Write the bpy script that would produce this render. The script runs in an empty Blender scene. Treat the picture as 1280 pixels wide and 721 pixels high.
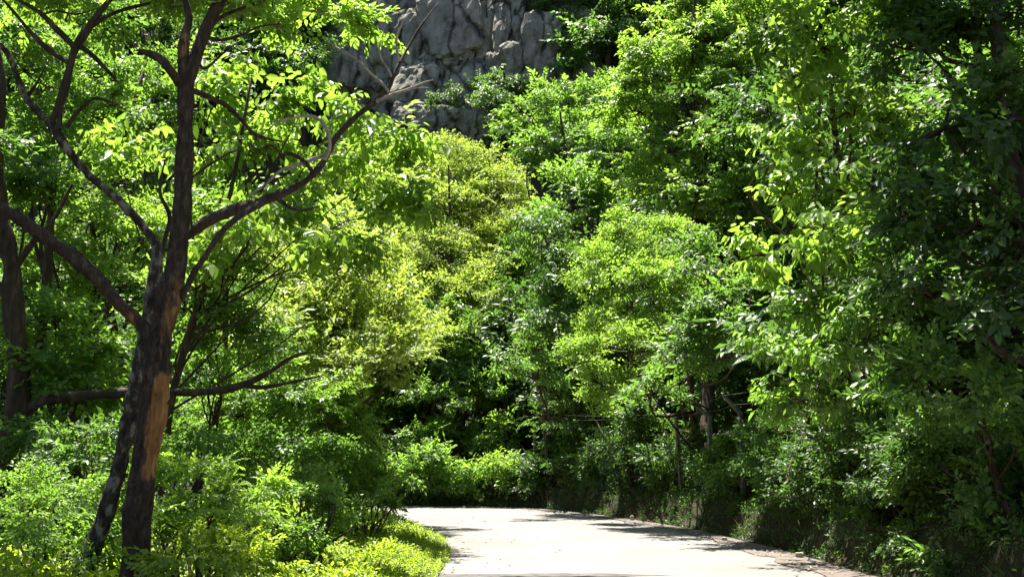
import bpy, math, random
import numpy as np
from mathutils import Vector, Matrix

# ------------------------------------------------------------------ camera, world, sun, exposure
SC = bpy.context.scene
COL = SC.collection
R = math.radians
F = 1500.0                      # focal length in pixels of the 1280 wide photograph
CAM_Z = 1.6
PITCH = math.atan((575 - 360.5) / F)
cam_d = bpy.data.cameras.new('camera')
cam = bpy.data.objects.new('camera', cam_d)
COL.objects.link(cam)
cam.location = (0, 0, CAM_Z)
cam.rotation_euler = (R(90) + PITCH, 0, 0)
cam_d.sensor_width = 36
cam_d.lens = F / 1280 * 36
cam_d.clip_end = 2000
SC.camera = cam

SUN_EL, SUN_AZ = 70, -24         # azimuth measured from the view direction towards the right
wd = bpy.data.worlds.new('World')
SC.world = wd
wd.use_nodes = True
nt = wd.node_tree
bg = nt.nodes['Background']
sky = nt.nodes.new('ShaderNodeTexSky')
sky.sky_type = 'NISHITA'
sky.sun_disc = False
sky.sun_elevation = R(SUN_EL)
sky.sun_rotation = R(SUN_AZ)
nt.links.new(sky.outputs[0], bg.inputs[0])
bg.inputs[1].default_value = 0.058
sd = bpy.data.lights.new('sun', 'SUN')
sd.energy = 5.0
sd.angle = R(0.5)
sd.color = (1.0, 0.95, 0.86)
sun = bpy.data.objects.new('sun', sd)
COL.objects.link(sun)
sv = Vector((math.sin(R(SUN_AZ)) * math.cos(R(SUN_EL)), math.cos(R(SUN_AZ)) * math.cos(R(SUN_EL)), math.sin(R(SUN_EL))))
sun.location = sv * 200
sun.rotation_euler = (-sv).to_track_quat('-Z', 'Y').to_euler()
SC.view_settings.view_transform = 'Standard'
SC.view_settings.look = 'None'
SC.view_settings.exposure = 2.0
SC.view_settings.gamma = 1
cy = SC.cycles
cy.max_bounces = 6
cy.diffuse_bounces = 4
cy.glossy_bounces = 2
cy.transmission_bounces = 4
cy.transparent_max_bounces = 4
cy.caustics_reflective = False
cy.caustics_refractive = False
cy.sample_clamp_indirect = 3
cy.use_denoising = True

rng = np.random.default_rng(7)
random.seed(7)


# ------------------------------------------------------------------ helpers
def W(px, py, d):
    """point of the place seen at photograph pixel px, py at distance d along the road"""
    u, v = (px - 640) / F, (360.5 - py) / F
    c, s = math.cos(PITCH), math.sin(PITCH)
    y, z = c - v * s, s + v * c
    k = d / y
    return np.array((u * k, d, CAM_Z + z * k))


def G(px, py):
    """ground point at z = 0"""
    u, v = (px - 640) / F, (360.5 - py) / F
    c, s = math.cos(PITCH), math.sin(PITCH)
    y, z = c - v * s, s + v * c
    k = -CAM_Z / z
    return (u * k, y * k)


def link_mesh(name, verts, faces, mat, parent=None, smooth=False, uniform=None):
    """verts (N,3); faces list or (M,k) array"""
    me = bpy.data.meshes.new(name)
    verts = np.asarray(verts, dtype=np.float32)
    if isinstance(faces, np.ndarray):
        m, k = faces.shape
        me.vertices.add(len(verts))
        me.vertices.foreach_set('co', verts.ravel())
        me.loops.add(m * k)
        me.loops.foreach_set('vertex_index', faces.ravel().astype(np.int32))
        me.polygons.add(m)
        me.polygons.foreach_set('loop_start', np.arange(0, m * k, k, dtype=np.int32))
        me.update(calc_edges=True)
    else:
        me.from_pydata(verts.tolist(), [], faces)
        me.update()
    if smooth:
        me.polygons.foreach_set('use_smooth', np.ones(len(me.polygons), dtype=bool))
    if mat:
        me.materials.append(mat)
    o = bpy.data.objects.new(name, me)
    COL.objects.link(o)
    if parent:
        o.parent = parent
    return o


def tag(o, label=None, cat=None, group=None, kind=None):
    if label: o['label'] = label
    if cat: o['category'] = cat
    if group: o['group'] = group
    if kind: o['kind'] = kind
    return o


def thing(name, label, cat, loc, group=None):
    o = bpy.data.objects.new(name, None)
    o.empty_display_size = 0.2
    COL.objects.link(o)
    o.location = loc
    return tag(o, label, cat, group)


def hash3(ix, iy, iz):
    h = (ix.astype(np.int64) * 374761393 + iy.astype(np.int64) * 668265263 + iz.astype(np.int64) * 2147483647) & 0x7fffffff
    h = ((h ^ (h >> 13)) * 1274126177) & 0x7fffffff
    return ((h ^ (h >> 16)) & 0xffff) / 65535.0


def vnoise(p):
    p = np.asarray(p, dtype=float)
    i = np.floor(p).astype(np.int64)
    f = p - i
    f = f * f * (3 - 2 * f)
    out = 0
    for dx in (0, 1):
        for dy in (0, 1):
            for dz in (0, 1):
                w = (f[..., 0] if dx else 1 - f[..., 0]) * (f[..., 1] if dy else 1 - f[..., 1]) * (f[..., 2] if dz else 1 - f[..., 2])
                out = out + w * hash3(i[..., 0] + dx, i[..., 1] + dy, i[..., 2] + dz)
    return out * 2 - 1


def fbm(p, octaves=4):
    p = np.asarray(p, dtype=float)
    a, t = 1.0, 0
    for k in range(octaves):
        t = t + a * vnoise(p * 2 ** k + 17.3 * k)
        a *= 0.5
    return t


def norm(v):
    return v / np.maximum(np.linalg.norm(v, axis=-1, keepdims=True), 1e-9)


def spline(pts, n):
    pts = np.asarray(pts, dtype=float)
    if len(pts) == 2:
        t = np.linspace(0, 1, n)[:, None]
        return pts[0] * (1 - t) + pts[1] * t
    P = np.vstack([2 * pts[0] - pts[1], pts, 2 * pts[-1] - pts[-2]])
    seg = np.linspace(0, len(pts) - 1 - 1e-6, n)
    k = seg.astype(int)
    t = (seg - k)[:, None]
    a, b, c, d = P[k], P[k + 1], P[k + 2], P[k + 3]
    return 0.5 * (2 * b + (c - a) * t + (2 * a - 5 * b + 4 * c - d) * t ** 2 + (3 * b - a - 3 * c + d) * t ** 3)


def tube(pts, radii, sides=7, n=None, rough=0.0, seed=0.0):
    """tapered tube along a spline; returns verts, quads"""
    n = n or max(4, len(pts) * 3)
    c = spline(pts, n)
    r = np.interp(np.linspace(0, 1, n), np.linspace(0, 1, len(radii)), radii)
    t = norm(np.gradient(c, axis=0))
    ref = np.array((0.31, 0.95, 0.05))
    a = norm(np.cross(t, ref))
    b = np.cross(t, a)
    ang = np.linspace(0, 2 * math.pi, sides, endpoint=False)
    ring = c[:, None, :] + r[:, None, None] * (np.cos(ang)[None, :, None] * a[:, None, :] + np.sin(ang)[None, :, None] * b[:, None, :])
    if rough:
        out = norm(ring - c[:, None, :])
        q = ring * np.array((9.0, 9.0, 2.6)) + seed
        dn = fbm(q, 3) * 0.6 + fbm(ring * 2.5 + seed, 2) * 0.8
        if sides >= 16:             # furrows of old bark
            fu = np.abs(fbm(ring * np.array((26.0, 26.0, 5.0)) + seed, 2))
            dn = dn - 0.55 * (fu < 0.22) + 0.3 * fu
        ring = ring + out * (dn * r[:, None] * rough)[..., None]
    v = ring.reshape(-1, 3)
    i = np.arange(n - 1)[:, None] * sides
    j = np.arange(sides)[None, :]
    j2 = (j + 1) % sides
    q = np.stack([i + j, i + j2, i + sides + j2, i + sides + j], -1).reshape(-1, 4)
    v = np.vstack([v, c[-1:] + t[-1:] * r[-1]])
    tip = len(v) - 1
    e = (n - 1) * sides
    caps = np.array([[e + k, e + (k + 1) % sides, tip, tip] for k in range(sides)])
    return v, q, caps[:, :3]


class Bag:
    """collects tubes into one mesh"""
    def __init__(s):
        s.v, s.f, s.n = [], [], 0

    def tube(s, *a, **k):
        v, q, c = tube(*a, **k)
        s.v.append(v)
        s.f += (q + s.n).tolist() + (c + s.n).tolist()
        s.n += len(v)

    def raw(s, v, f):
        s.v.append(np.asarray(v, float))
        s.f += [[i + s.n for i in q] for q in f]
        s.n += len(v)

    def box(s, o, ax, ay, az):
        o, ax, ay, az = map(lambda q: np.array(q, float), (o, ax, ay, az))
        v = [o + ax * i + ay * j + az * k for k in (0, 1) for j in (0, 1) for i in (0, 1)]
        s.raw(v, [(0, 2, 3, 1), (4, 5, 7, 6), (0, 1, 5, 4), (2, 6, 7, 3), (0, 4, 6, 2), (1, 3, 7, 5)])

    def build(s, name, mat, parent=None, smooth=True, origin=None):
        v = np.vstack(s.v)
        if origin is not None:
            v = v - np.asarray(origin)
        return link_mesh(name, v, s.f, mat, parent, smooth)


# ------------------------------------------------------------------ materials
def mat(name):
    m = bpy.data.materials.new(name)
    m.use_nodes = True
    n = m.node_tree
    for x in list(n.nodes):
        n.nodes.remove(x)
    out = n.nodes.new('ShaderNodeOutputMaterial')
    return m, n, out


def ramp(n, fac, stops):
    r = n.nodes.new('ShaderNodeValToRGB')
    e = r.color_ramp.elements
    while len(e) < len(stops):
        e.new(0.5)
    for k, (p, c) in enumerate(stops):
        e[k].position = p
        e[k].color = (*c, 1)
    n.links.new(fac, r.inputs[0])
    return r.outputs[0]


def noise(n, scale, detail=4, rough=0.6, vec=None, coord='Object', stretch=None):
    t = n.nodes.new('ShaderNodeTexNoise')
    t.inputs['Scale'].default_value = scale
    t.inputs['Detail'].default_value = detail
    t.inputs['Roughness'].default_value = rough
    if vec is None:
        tc = n.nodes.new('ShaderNodeTexCoord')
        vec = tc.outputs[coord]
    if stretch:
        mp = n.nodes.new('ShaderNodeMapping')
        mp.inputs['Scale'].default_value = stretch
        n.links.new(vec, mp.inputs[0])
        vec = mp.outputs[0]
    n.links.new(vec, t.inputs['Vector'])
    return t.outputs['Fac']


def leaf_mat(name, dark, light, trans, tf=0.45, rough=0.45, spec=0.36):
    """thin leaf: glossy upper surface, light shining through; each leaf has its own tint"""
    m, n, out = mat(name)
    g = n.nodes.new('ShaderNodeNewGeometry')
    col = ramp(n, g.outputs['Random Per Island'], [(0.0, dark), (0.55, tuple((a + b) / 2 for a, b in zip(dark, light))), (0.96, light), (0.985, (light[0] * 1.7, light[1] * 1.15, light[2]))])
    tcol = ramp(n, g.outputs['Random Per Island'], [(0.0, tuple(c * 0.65 for c in trans)), (1.0, tuple(min(1, c * 1.25) for c in trans))])
    p = n.nodes.new('ShaderNodeBsdfPrincipled')
    p.inputs['Roughness'].default_value = rough
    p.inputs['Specular IOR Level'].default_value = spec
    n.links.new(col, p.inputs['Base Color'])
    t = n.nodes.new('ShaderNodeBsdfTranslucent')
    n.links.new(tcol, t.inputs['Color'])
    mx = n.nodes.new('ShaderNodeMixShader')
    mx.inputs[0].default_value = tf
    n.links.new(p.outputs[0], mx.inputs[1])
    n.links.new(t.outputs[0], mx.inputs[2])
    n.links.new(mx.outputs[0], out.inputs[0])
    return m


def solid_mat(name, stops, scale, bump=0.3, bscale=None, rough=0.85, stretch=None, dist=0.02, detail=6):
    m, n, out = mat(name)
    f = noise(n, scale, detail, 0.62, stretch=stretch)
    col = ramp(n, f, stops)
    p = n.nodes.new('ShaderNodeBsdfPrincipled')
    p.inputs['Roughness'].default_value = rough
    p.inputs['Specular IOR Level'].default_value = 0.25
    n.links.new(col, p.inputs['Base Color'])
    if bump:
        b = n.nodes.new('ShaderNodeBump')
        b.inputs['Strength'].default_value = bump
        b.inputs['Distance'].default_value = dist
        n.links.new(noise(n, bscale or scale * 2.5, 6, 0.65, stretch=stretch), b.inputs['Height'])
        n.links.new(b.outputs[0], p.inputs['Normal'])
    n.links.new(p.outputs[0], out.inputs[0])
    return m


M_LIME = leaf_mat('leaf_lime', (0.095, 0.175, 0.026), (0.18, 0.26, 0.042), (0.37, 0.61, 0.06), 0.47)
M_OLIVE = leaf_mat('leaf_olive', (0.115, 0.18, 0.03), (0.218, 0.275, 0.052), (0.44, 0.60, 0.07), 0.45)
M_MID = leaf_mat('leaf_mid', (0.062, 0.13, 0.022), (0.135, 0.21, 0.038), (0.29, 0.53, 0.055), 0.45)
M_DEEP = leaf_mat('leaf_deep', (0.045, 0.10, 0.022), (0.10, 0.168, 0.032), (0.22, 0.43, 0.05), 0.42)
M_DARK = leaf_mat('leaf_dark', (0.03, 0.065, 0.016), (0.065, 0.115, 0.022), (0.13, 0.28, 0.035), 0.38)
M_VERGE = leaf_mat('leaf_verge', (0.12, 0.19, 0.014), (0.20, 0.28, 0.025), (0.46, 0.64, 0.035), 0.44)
M_DRY = leaf_mat('dry_grass', (0.06, 0.04, 0.02), (0.16, 0.11, 0.06), (0.12, 0.09, 0.05), 0.25, 0.7, 0.2)

M_BARK = solid_mat('bark_brown', [(0.3, (0.018, 0.012, 0.008)), (0.55, (0.06, 0.04, 0.027)), (0.75, (0.14, 0.10, 0.07))], 9, 0.8, 16, 0.9, (1, 1, 0.28), 0.03)
M_BARKG = solid_mat('bark_grey', [(0.36, (0.018, 0.014, 0.010)), (0.50, (0.055, 0.042, 0.03)), (0.62, (0.26, 0.22, 0.17))], 12, 0.8, 22, 0.9, (1, 1, 0.5), 0.03)
M_TWIG = solid_mat('twig_pale', [(0.3, (0.16, 0.125, 0.095)), (0.7, (0.42, 0.36, 0.29))], 14, 0.4, 30, 0.8, (1, 1, 1), 0.01)
M_SOIL = solid_mat('forest_soil', [(0.3, (0.02, 0.016, 0.009)), (0.5, (0.028, 0.034, 0.012)), (0.7, (0.06, 0.042, 0.022))], 1.7, 1.0, 7, 0.95, None, 0.12)
M_POST = solid_mat('weathered_concrete', [(0.3, (0.05, 0.048, 0.04)), (0.7, (0.17, 0.155, 0.135))], 9, 0.4, 40, 0.9, None, 0.01)
M_WIRE = solid_mat('rusty_wire', [(0.3, (0.05, 0.035, 0.027)), (0.7, (0.12, 0.10, 0.09))], 20, 0, None, 0.6)
M_STONE = solid_mat('stone', [(0.3, (0.16, 0.15, 0.13)), (0.7, (0.42, 0.39, 0.35))], 12, 0.6, 30, 0.9)


def rock_material():
    m, n, out = mat('cliff_rock')
    f = noise(n, 1.1, 12, 0.68, stretch=(1, 1, 0.5))
    col = ramp(n, f, [(0.32, (0.06, 0.054, 0.040)), (0.43, (0.23, 0.212, 0.170)), (0.56, (0.36, 0.335, 0.27)), (0.74, (0.52, 0.485, 0.40))])
    tc = n.nodes.new('ShaderNodeTexCoord')
    wp = n.nodes.new('ShaderNodeMix')
    wp.data_type = 'VECTOR'
    wp.inputs[0].default_value = 0.10
    nz = n.nodes.new('ShaderNodeTexNoise')
    nz.inputs['Scale'].default_value = 0.9
    nz.inputs['Detail'].default_value = 6
    n.links.new(tc.outputs['Object'], nz.inputs['Vector'])
    n.links.new(tc.outputs['Object'], wp.inputs[4])
    sc = n.nodes.new('ShaderNodeVectorMath')
    sc.operation = 'SCALE'
    sc.inputs['Scale'].default_value = 9.0
    n.links.new(nz.outputs['Color'], sc.inputs[0])
    n.links.new(sc.outputs[0], wp.inputs[5])
    mp = n.nodes.new('ShaderNodeMapping')
    mp.inputs['Scale'].default_value = (0.75, 0.5, 0.30)
    n.links.new(wp.outputs[1], mp.inputs[0])
    vo = n.nodes.new('ShaderNodeTexVoronoi')
    vo.feature = 'DISTANCE_TO_EDGE'
    vo.inputs['Scale'].default_value = 0.5
    n.links.new(mp.outputs[0], vo.inputs['Vector'])
    wear = n.nodes.new('ShaderNodeMath')
    wear.operation = 'MULTIPLY_ADD'
    wear.inputs[1].default_value = 0.16
    wear.inputs[2].default_value = -0.07
    n.links.new(noise(n, 0.8, 4, 0.6), wear.inputs[0])
    ed = n.nodes.new('ShaderNodeMath')
    ed.operation = 'ADD'
    n.links.new(vo.outputs['Distance'], ed.inputs[0])
    n.links.new(wear.outputs[0], ed.inputs[1])
    crack = ramp(n, ed.outputs[0], [(0.0, (0, 0, 0)), (0.05, (1, 1, 1))])
    dk = n.nodes.new('ShaderNodeMix')
    dk.data_type = 'RGBA'
    n.links.new(crack, dk.inputs[0])
    dk.inputs[6].default_value = (0.035, 0.035, 0.026, 1)
    n.links.new(col, dk.inputs[7])
    p = n.nodes.new('ShaderNodeBsdfPrincipled')
    p.inputs['Roughness'].default_value = 0.95
    p.inputs['Specular IOR Level'].default_value = 0.2
    n.links.new(dk.outputs[2], p.inputs['Base Color'])
    hm = n.nodes.new('ShaderNodeMath')
    hm.operation = 'MULTIPLY_ADD'
    hm.inputs[1].default_value = 1.2
    n.links.new(noise(n, 2.4, 12, 0.7, stretch=(1, 1, 0.55)), hm.inputs[0])
    n.links.new(crack, hm.inputs[2])
    b = n.nodes.new('ShaderNodeBump')
    b.inputs['Strength'].default_value = 1.0
    b.inputs['Distance'].default_value = 0.45
    n.links.new(hm.outputs[0], b.inputs['Height'])
    n.links.new(b.outputs[0], p.inputs['Normal'])
    n.links.new(p.outputs[0], out.inputs[0])
    return m


def road_material():
    m, n, out = mat('pale_concrete')
    f1 = noise(n, 0.35, 5, 0.6)
    f2 = noise(n, 26, 5, 0.7)
    c1 = ramp(n, f1, [(0.3, (0.152, 0.142, 0.131)), (0.5, (0.180, 0.171, 0.160)), (0.68, (0.198, 0.190, 0.180))])
    c2 = ramp(n, f2, [(0.28, (0.55, 0.54, 0.53)), (0.42, (0.93, 0.93, 0.92)), (0.6, (1, 1, 1))])
    mx = n.nodes.new('ShaderNodeMix')
    mx.data_type = 'RGBA'
    mx.blend_type = 'MULTIPLY'
    mx.inputs[0].default_value = 0.8
    n.links.new(c1, mx.inputs[6])
    n.links.new(c2, mx.inputs[7])
    p = n.nodes.new('ShaderNodeBsdfPrincipled')
    p.inputs['Roughness'].default_value = 0.85
    p.inputs['Specular IOR Level'].default_value = 0.25
    n.links.new(mx.outputs[2], p.inputs['Base Color'])
    b = n.nodes.new('ShaderNodeBump')
    b.inputs['Strength'].default_value = 0.5
    b.inputs['Distance'].default_value = 0.006
    n.links.new(noise(n, 60, 4, 0.7), b.inputs['Height'])
    n.links.new(b.outputs[0], p.inputs['Normal'])
    n.links.new(p.outputs[0], out.inputs[0])
    return m


M_ROAD = road_material()
M_ROCK = rock_material()
M_SHOULDER = solid_mat('sandy_shoulder', [(0.3, (0.085, 0.066, 0.052)), (0.5, (0.135, 0.112, 0.096)), (0.7, (0.165, 0.144, 0.128))], 3, 0.5, 40, 0.95, None, 0.03)
M_SHADOW = solid_mat('shadow_paint', [(0.38, (0.03, 0.03, 0.03)), (0.62, (0.15, 0.142, 0.133))], 7, 0.5, 30, 0.9, (0.6, 3, 1))  # dark blotchy colour of the shadow painted on the road


def peel_bark():
    """dark furrowed bark; 'peel' marks where the bark has come away from the orange wood"""
    m, n, out = mat('peeling_bark')
    at = n.nodes.new('ShaderNodeAttribute')
    at.attribute_name = 'peel'
    f = noise(n, 20, 8, 0.7, stretch=(1, 1, 0.35))
    bark = ramp(n, f, [(0.3, (0.018, 0.011, 0.007)), (0.52, (0.06, 0.038, 0.024)), (0.72, (0.17, 0.115, 0.075))])
    wood = ramp(n, noise(n, 16, 5, 0.6, stretch=(1, 1, 0.12)), [(0.3, (0.15, 0.055, 0.018)), (0.5, (0.36, 0.17, 0.055)), (0.7, (0.52, 0.31, 0.13))])
    edge = n.nodes.new('ShaderNodeMath')
    edge.operation = 'ADD'
    n.links.new(at.outputs['Fac'], edge.inputs[0])
    j = n.nodes.new('ShaderNodeMath')
    j.operation = 'MULTIPLY_ADD'
    j.inputs[1].default_value = 1.5
    j.inputs[2].default_value = -0.78
    n.links.new(noise(n, 14, 5, 0.7, stretch=(1, 1, 0.4)), j.inputs[0])
    n.links.new(j.outputs[0], edge.inputs[1])
    fac = ramp(n, edge.outputs[0], [(0.36, (0, 0, 0)), (0.5, (0.45, 0.45, 0.45)), (0.68, (1, 1, 1))])
    mx = n.nodes.new('ShaderNodeMix')
    mx.data_type = 'RGBA'
    n.links.new(fac, mx.inputs[0])
    n.links.new(bark, mx.inputs[6])
    n.links.new(wood, mx.inputs[7])
    p = n.nodes.new('ShaderNodeBsdfPrincipled')
    p.inputs['Roughness'].default_value = 0.8
    p.inputs['Specular IOR Level'].default_value = 0.3
    n.links.new(mx.outputs[2], p.inputs['Base Color'])
    b = n.nodes.new('ShaderNodeBump')
    b.inputs['Strength'].default_value = 0.9
    b.inputs['Distance'].default_value = 0.04
    n.links.new(noise(n, 34, 8, 0.72, stretch=(1, 1, 0.4)), b.inputs['Height'])
    n.links.new(b.outputs[0], p.inputs['Normal'])
    n.links.new(p.outputs[0], out.inputs[0])
    return m


M_PEEL = peel_bark()

# ------------------------------------------------------------------ road and ground
OUT = [(5.1, -30), (5.1, 0), (5.05, 10), G(1080, 721), G(925, 678), G(840, 659), G(760, 646), G(690, 637.5), G(640, 634.5), G(575, 633.2), G(508, 633), (-9, 41.6), (-16, 40), (-30, 34)]
INN = [(-0.9, -30), (-0.9, 0), (-0.95, 10), G(548, 721), G(562, 693), G(556, 676), G(530, 664), G(512, 655), (-3.3, 32.6), (-4.6, 34.6), (-6.4, 35.8), (-9, 36.2), (-16, 35), (-30, 29)]


def poly2(pts, n):
    p = spline([(a, b, 0) for a, b in pts], n * 4)
    s = np.concatenate([[0], np.cumsum(np.linalg.norm(np.diff(p, axis=0), axis=1))])
    q = np.linspace(0, s[-1], n)
    return np.stack([np.interp(q, s, p[:, 0]), np.interp(q, s, p[:, 1])], -1)


EO, EI = poly2(OUT, 420), poly2(INN, 420)
ROADPOLY = np.vstack([EO, EI[::-1]])


def inside(P):
    x, y = P[:, 0], P[:, 1]
    c = np.zeros(len(P), bool)
    a = ROADPOLY
    b = np.roll(ROADPOLY, -1, axis=0)
    for (x1, y1), (x2, y2) in zip(a, b):
        if y1 == y2:
            continue
        k = ((y1 > y) != (y2 > y)) & (x < (x2 - x1) * (y - y1) / (y2 - y1) + x1)
        c ^= k
    return c


def near(P, E):
    d = np.full(len(P), 1e9)
    for k in range(0, len(P), 4000):
        q = P[k:k + 4000]
        d[k:k + 4000] = np.sqrt(((q[:, None, :] - E[None]) ** 2).sum(-1).min(1))
    return d


def sm(a, b, x):
    t = np.clip((x - a) / (b - a), 0, 1)
    return t * t * (3 - 2 * t)


def height(P):
    P = np.atleast_2d(np.asarray(P, float))[:, :2]
    do, di = near(P, EO), near(P, EI)
    ins = inside(P)
    x, y = P[:, 0], P[:, 1]
    nz = fbm(np.stack([x * 0.55, y * 0.55, x * 0], -1), 4)
    outer = do < di
    bank = (0.75 + 0.12 * nz) * sm(0.35, 0.75, do) + 0.75 * sm(0.9, 2.4, do) + 0.16 * np.maximum(do - 2.4, 0) + 0.10 * nz * sm(0.3, 1, do)
    farbank = sm(-6, 1, x) * sm(1, 0, np.abs(y - 1e3) * 0)     # the bank dies out beyond the bend
    bank = bank * (0.18 + 0.82 * sm(-2.5, 1.5, x))
    verge = 0.10 * sm(0.0, 0.5, di) + 0.035 * np.maximum(di - 0.4, 0) + 0.09 * nz * sm(0.2, 2, di)
    h = np.where(outer, bank, verge)
    h = np.where(ins, -0.06, h)
    hill = 9.0 * sm(48, 64, y) + np.clip((y - 62) * 2.25, 0, 76) + 0.9 * nz * sm(46, 56, y)
    left = np.clip((-x - 16) * 0.45, 0, 40)
    right = np.clip((x - 13) * 0.42, 0, 36)
    return h + np.where(ins, 0, hill + left + right)


def h1(x, y):
    return float(height([(x, y)])[0])


def build_ground():
    xs = np.unique(np.concatenate([np.linspace(-300, -34, 18), np.linspace(-34, -9, 40), np.linspace(-9, 9, 130), np.linspace(9, 34, 40), np.linspace(34, 300, 18)]))
    ys = np.unique(np.concatenate([np.linspace(-60, 6, 18), np.linspace(6, 45, 210), np.linspace(45, 100, 70), np.linspace(100, 400, 16)]))
    X, Y = np.meshgrid(xs, ys)
    P = np.stack([X.ravel(), Y.ravel()], -1)
    v = np.column_stack([P, height(P)])
    nx = len(xs)
    i = np.arange(len(ys) - 1)[:, None] * nx
    j = np.arange(nx - 1)[None]
    q = np.stack([i + j, i + j + 1, i + nx + j + 1, i + nx + j], -1).reshape(-1, 4)
    tag(link_mesh('ground', v, q, M_SOIL, None, True), kind='structure', label='dark forest soil rising to a bank beside the road')


def strip(name, A, B, z, m, cols=8, wob=0.0, label=None):
    t = np.linspace(0, 1, cols)[None, :, None]
    g = A[:, None, :] * (1 - t) + B[:, None, :] * t
    n = len(A)
    zz = z + 0.012 * fbm(np.stack([g[..., 0] * 0.4, g[..., 1] * 0.4, g[..., 0] * 0], -1), 2) + wob * fbm(np.stack([g[..., 0] * 3, g[..., 1] * 3, g[..., 0] * 0], -1), 3)
    v = np.concatenate([g, zz[..., None]], -1).reshape(-1, 3)
    i = np.arange(n - 1)[:, None] * cols
    j = np.arange(cols - 1)[None]
    q = np.stack([i + j, i + cols + j, i + cols + j + 1, i + j + 1], -1).reshape(-1, 4)
    return tag(link_mesh(name, v, q[:, ::-1], m, None, True), kind='structure', label=label)


build_ground()
cen = norm(EI - EO)
shw = 0.42 + 0.22 * sm(30, 18, EO[:, 1]) + 0.16 * fbm(np.stack([EO[:, 0] * 1.5, EO[:, 1] * 1.5, EO[:, 0] * 0], -1), 4)
strip('road', EO + cen * (shw * 0.7)[:, None], EI, 0.0, M_ROAD, 14, label='pale sunlit concrete road curving to the left')
strip('road_shoulder', EO - cen * 0.25, EO + cen * shw[:, None], 0.012, M_SHOULDER, 8, 0.003, label='strip of sandy grit along the outer road edge')


def shadow_band():  # flat dark strip standing in for a shadow cast across the road
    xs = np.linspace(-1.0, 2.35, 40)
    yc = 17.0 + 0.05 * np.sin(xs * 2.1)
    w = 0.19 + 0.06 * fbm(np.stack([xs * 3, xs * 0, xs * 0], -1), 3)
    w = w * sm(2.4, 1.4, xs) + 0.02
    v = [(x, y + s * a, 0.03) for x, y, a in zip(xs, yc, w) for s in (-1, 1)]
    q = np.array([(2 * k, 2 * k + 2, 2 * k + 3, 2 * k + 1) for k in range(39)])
    tag(link_mesh('road_shadow', v, q, M_SHADOW), kind='structure', label='dark band painted across the road as a shadow')


shadow_band()

# ------------------------------------------------------------------ leaves
# leaf shapes: base at the origin, blade along x, folded along the midrib
LEAF6 = (np.array([(0, 0, 0), (0.28, -0.25, 0.07), (0.66, -0.21, 0.03), (1, 0, -0.14), (0.66, 0.21, 0.03), (0.28, 0.25, 0.07)]),
         np.array([(0, 1, 2, 3), (0, 3, 4, 5)]))
LEAF4 = (np.array([(0, 0, 0), (0.45, -0.25, 0.06), (1, 0, -0.08), (0.45, 0.25, 0.06)]), np.array([(0, 1, 2), (0, 2, 3)]))
BLADE = (np.array([(0, -0.03, 0), (0, 0.03, 0), (0.5, 0.026, 0.05), (0.5, -0.026, 0.05), (1, 0, -0.18)]), None)


def spray(kind, g):
    """a leafy twig of unit leaf length: positions, blade directions, blade normals, sizes"""
    P, D, N, S = [], [], [], []

    def leaf(p, d, nn, s):
        P.append(p); D.append(d); N.append(nn); S.append(s)
    if kind == 'pinnate':               # leaves in two rows along an arching twig
        n = 13
        for k in range(n):
            t = (k + 0.6) / n
            x, z = 4.2 * t, 0.5 * t - 1.3 * t * t
            side = 1 if k % 2 else -1
            a = side * (0.95 - 0.35 * t) + g.normal(0, 0.2)
            if k == n - 1:
                a *= 0.2
            leaf((x, side * 0.06, z), (math.cos(a), math.sin(a), -0.35 + g.normal(0, 0.18)), (g.normal(0, 0.25), -side * 0.2 + g.normal(0, 0.25), 1), g.uniform(0.7, 1.15))
    elif kind == 'broad':               # large hanging leaves
        n = 10
        for k in range(n):
            t = (k + 0.5) / n
            side = 1 if k % 2 else -1
            a = side * 1.0 + g.normal(0, 0.3)
            leaf((3.4 * t, side * 0.15, 0.6 * t - 1.0 * t * t), (math.cos(a), math.sin(a), -0.85 + g.normal(0, 0.25)), (0.7 + g.normal(0, 0.3), g.normal(0, 0.35), 0.8), g.uniform(0.6, 1.15))
    elif kind == 'fine':                # dense small foliage on forked twiglets
        for b in range(5):
            a0 = (b - 2) * 0.42 + g.normal(0, 0.12)
            for k in range(6):
                t = (k + 1) / 6
                side = 1 if k % 2 else -1
                r = 0.8 + 3.2 * t
                a = a0 + side * 0.7 + g.normal(0, 0.25)
                leaf((r * math.cos(a0), r * math.sin(a0), 0.45 * t - 0.8 * t * t + g.normal(0, 0.12)), (math.cos(a), math.sin(a), -0.2 + g.normal(0, 0.35)), (g.normal(0, 0.45), g.normal(0, 0.45), 1), g.uniform(0.6, 1.1))
    elif kind == 'weed':                # upright shoot with leaves all round
        n = 12
        for k in range(n):
            t = (k + 0.5) / n
            a = k * 2.4 + g.normal(0, 0.3)
            leaf((2.6 * t, 0.1 * math.cos(a), 0.1 * math.sin(a)), (0.35 + 0.4 * t, math.cos(a), math.sin(a)), (1, -0.3 * math.cos(a) + g.normal(0, .2), -0.3 * math.sin(a) + g.normal(0, .2)), (1.2 - 0.6 * t) * g.uniform(0.7, 1.1))
    return [np.array(q, float) for q in (P, D, N, S)]


_g = np.random.default_rng(3)
SPRAYS = {k: [spray(k, _g) for _ in range(7)] for k in ('pinnate', 'broad', 'fine', 'weed')}
PER = {k: len(v[0][3]) for k, v in SPRAYS.items()}
TRIS = [0]


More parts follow.
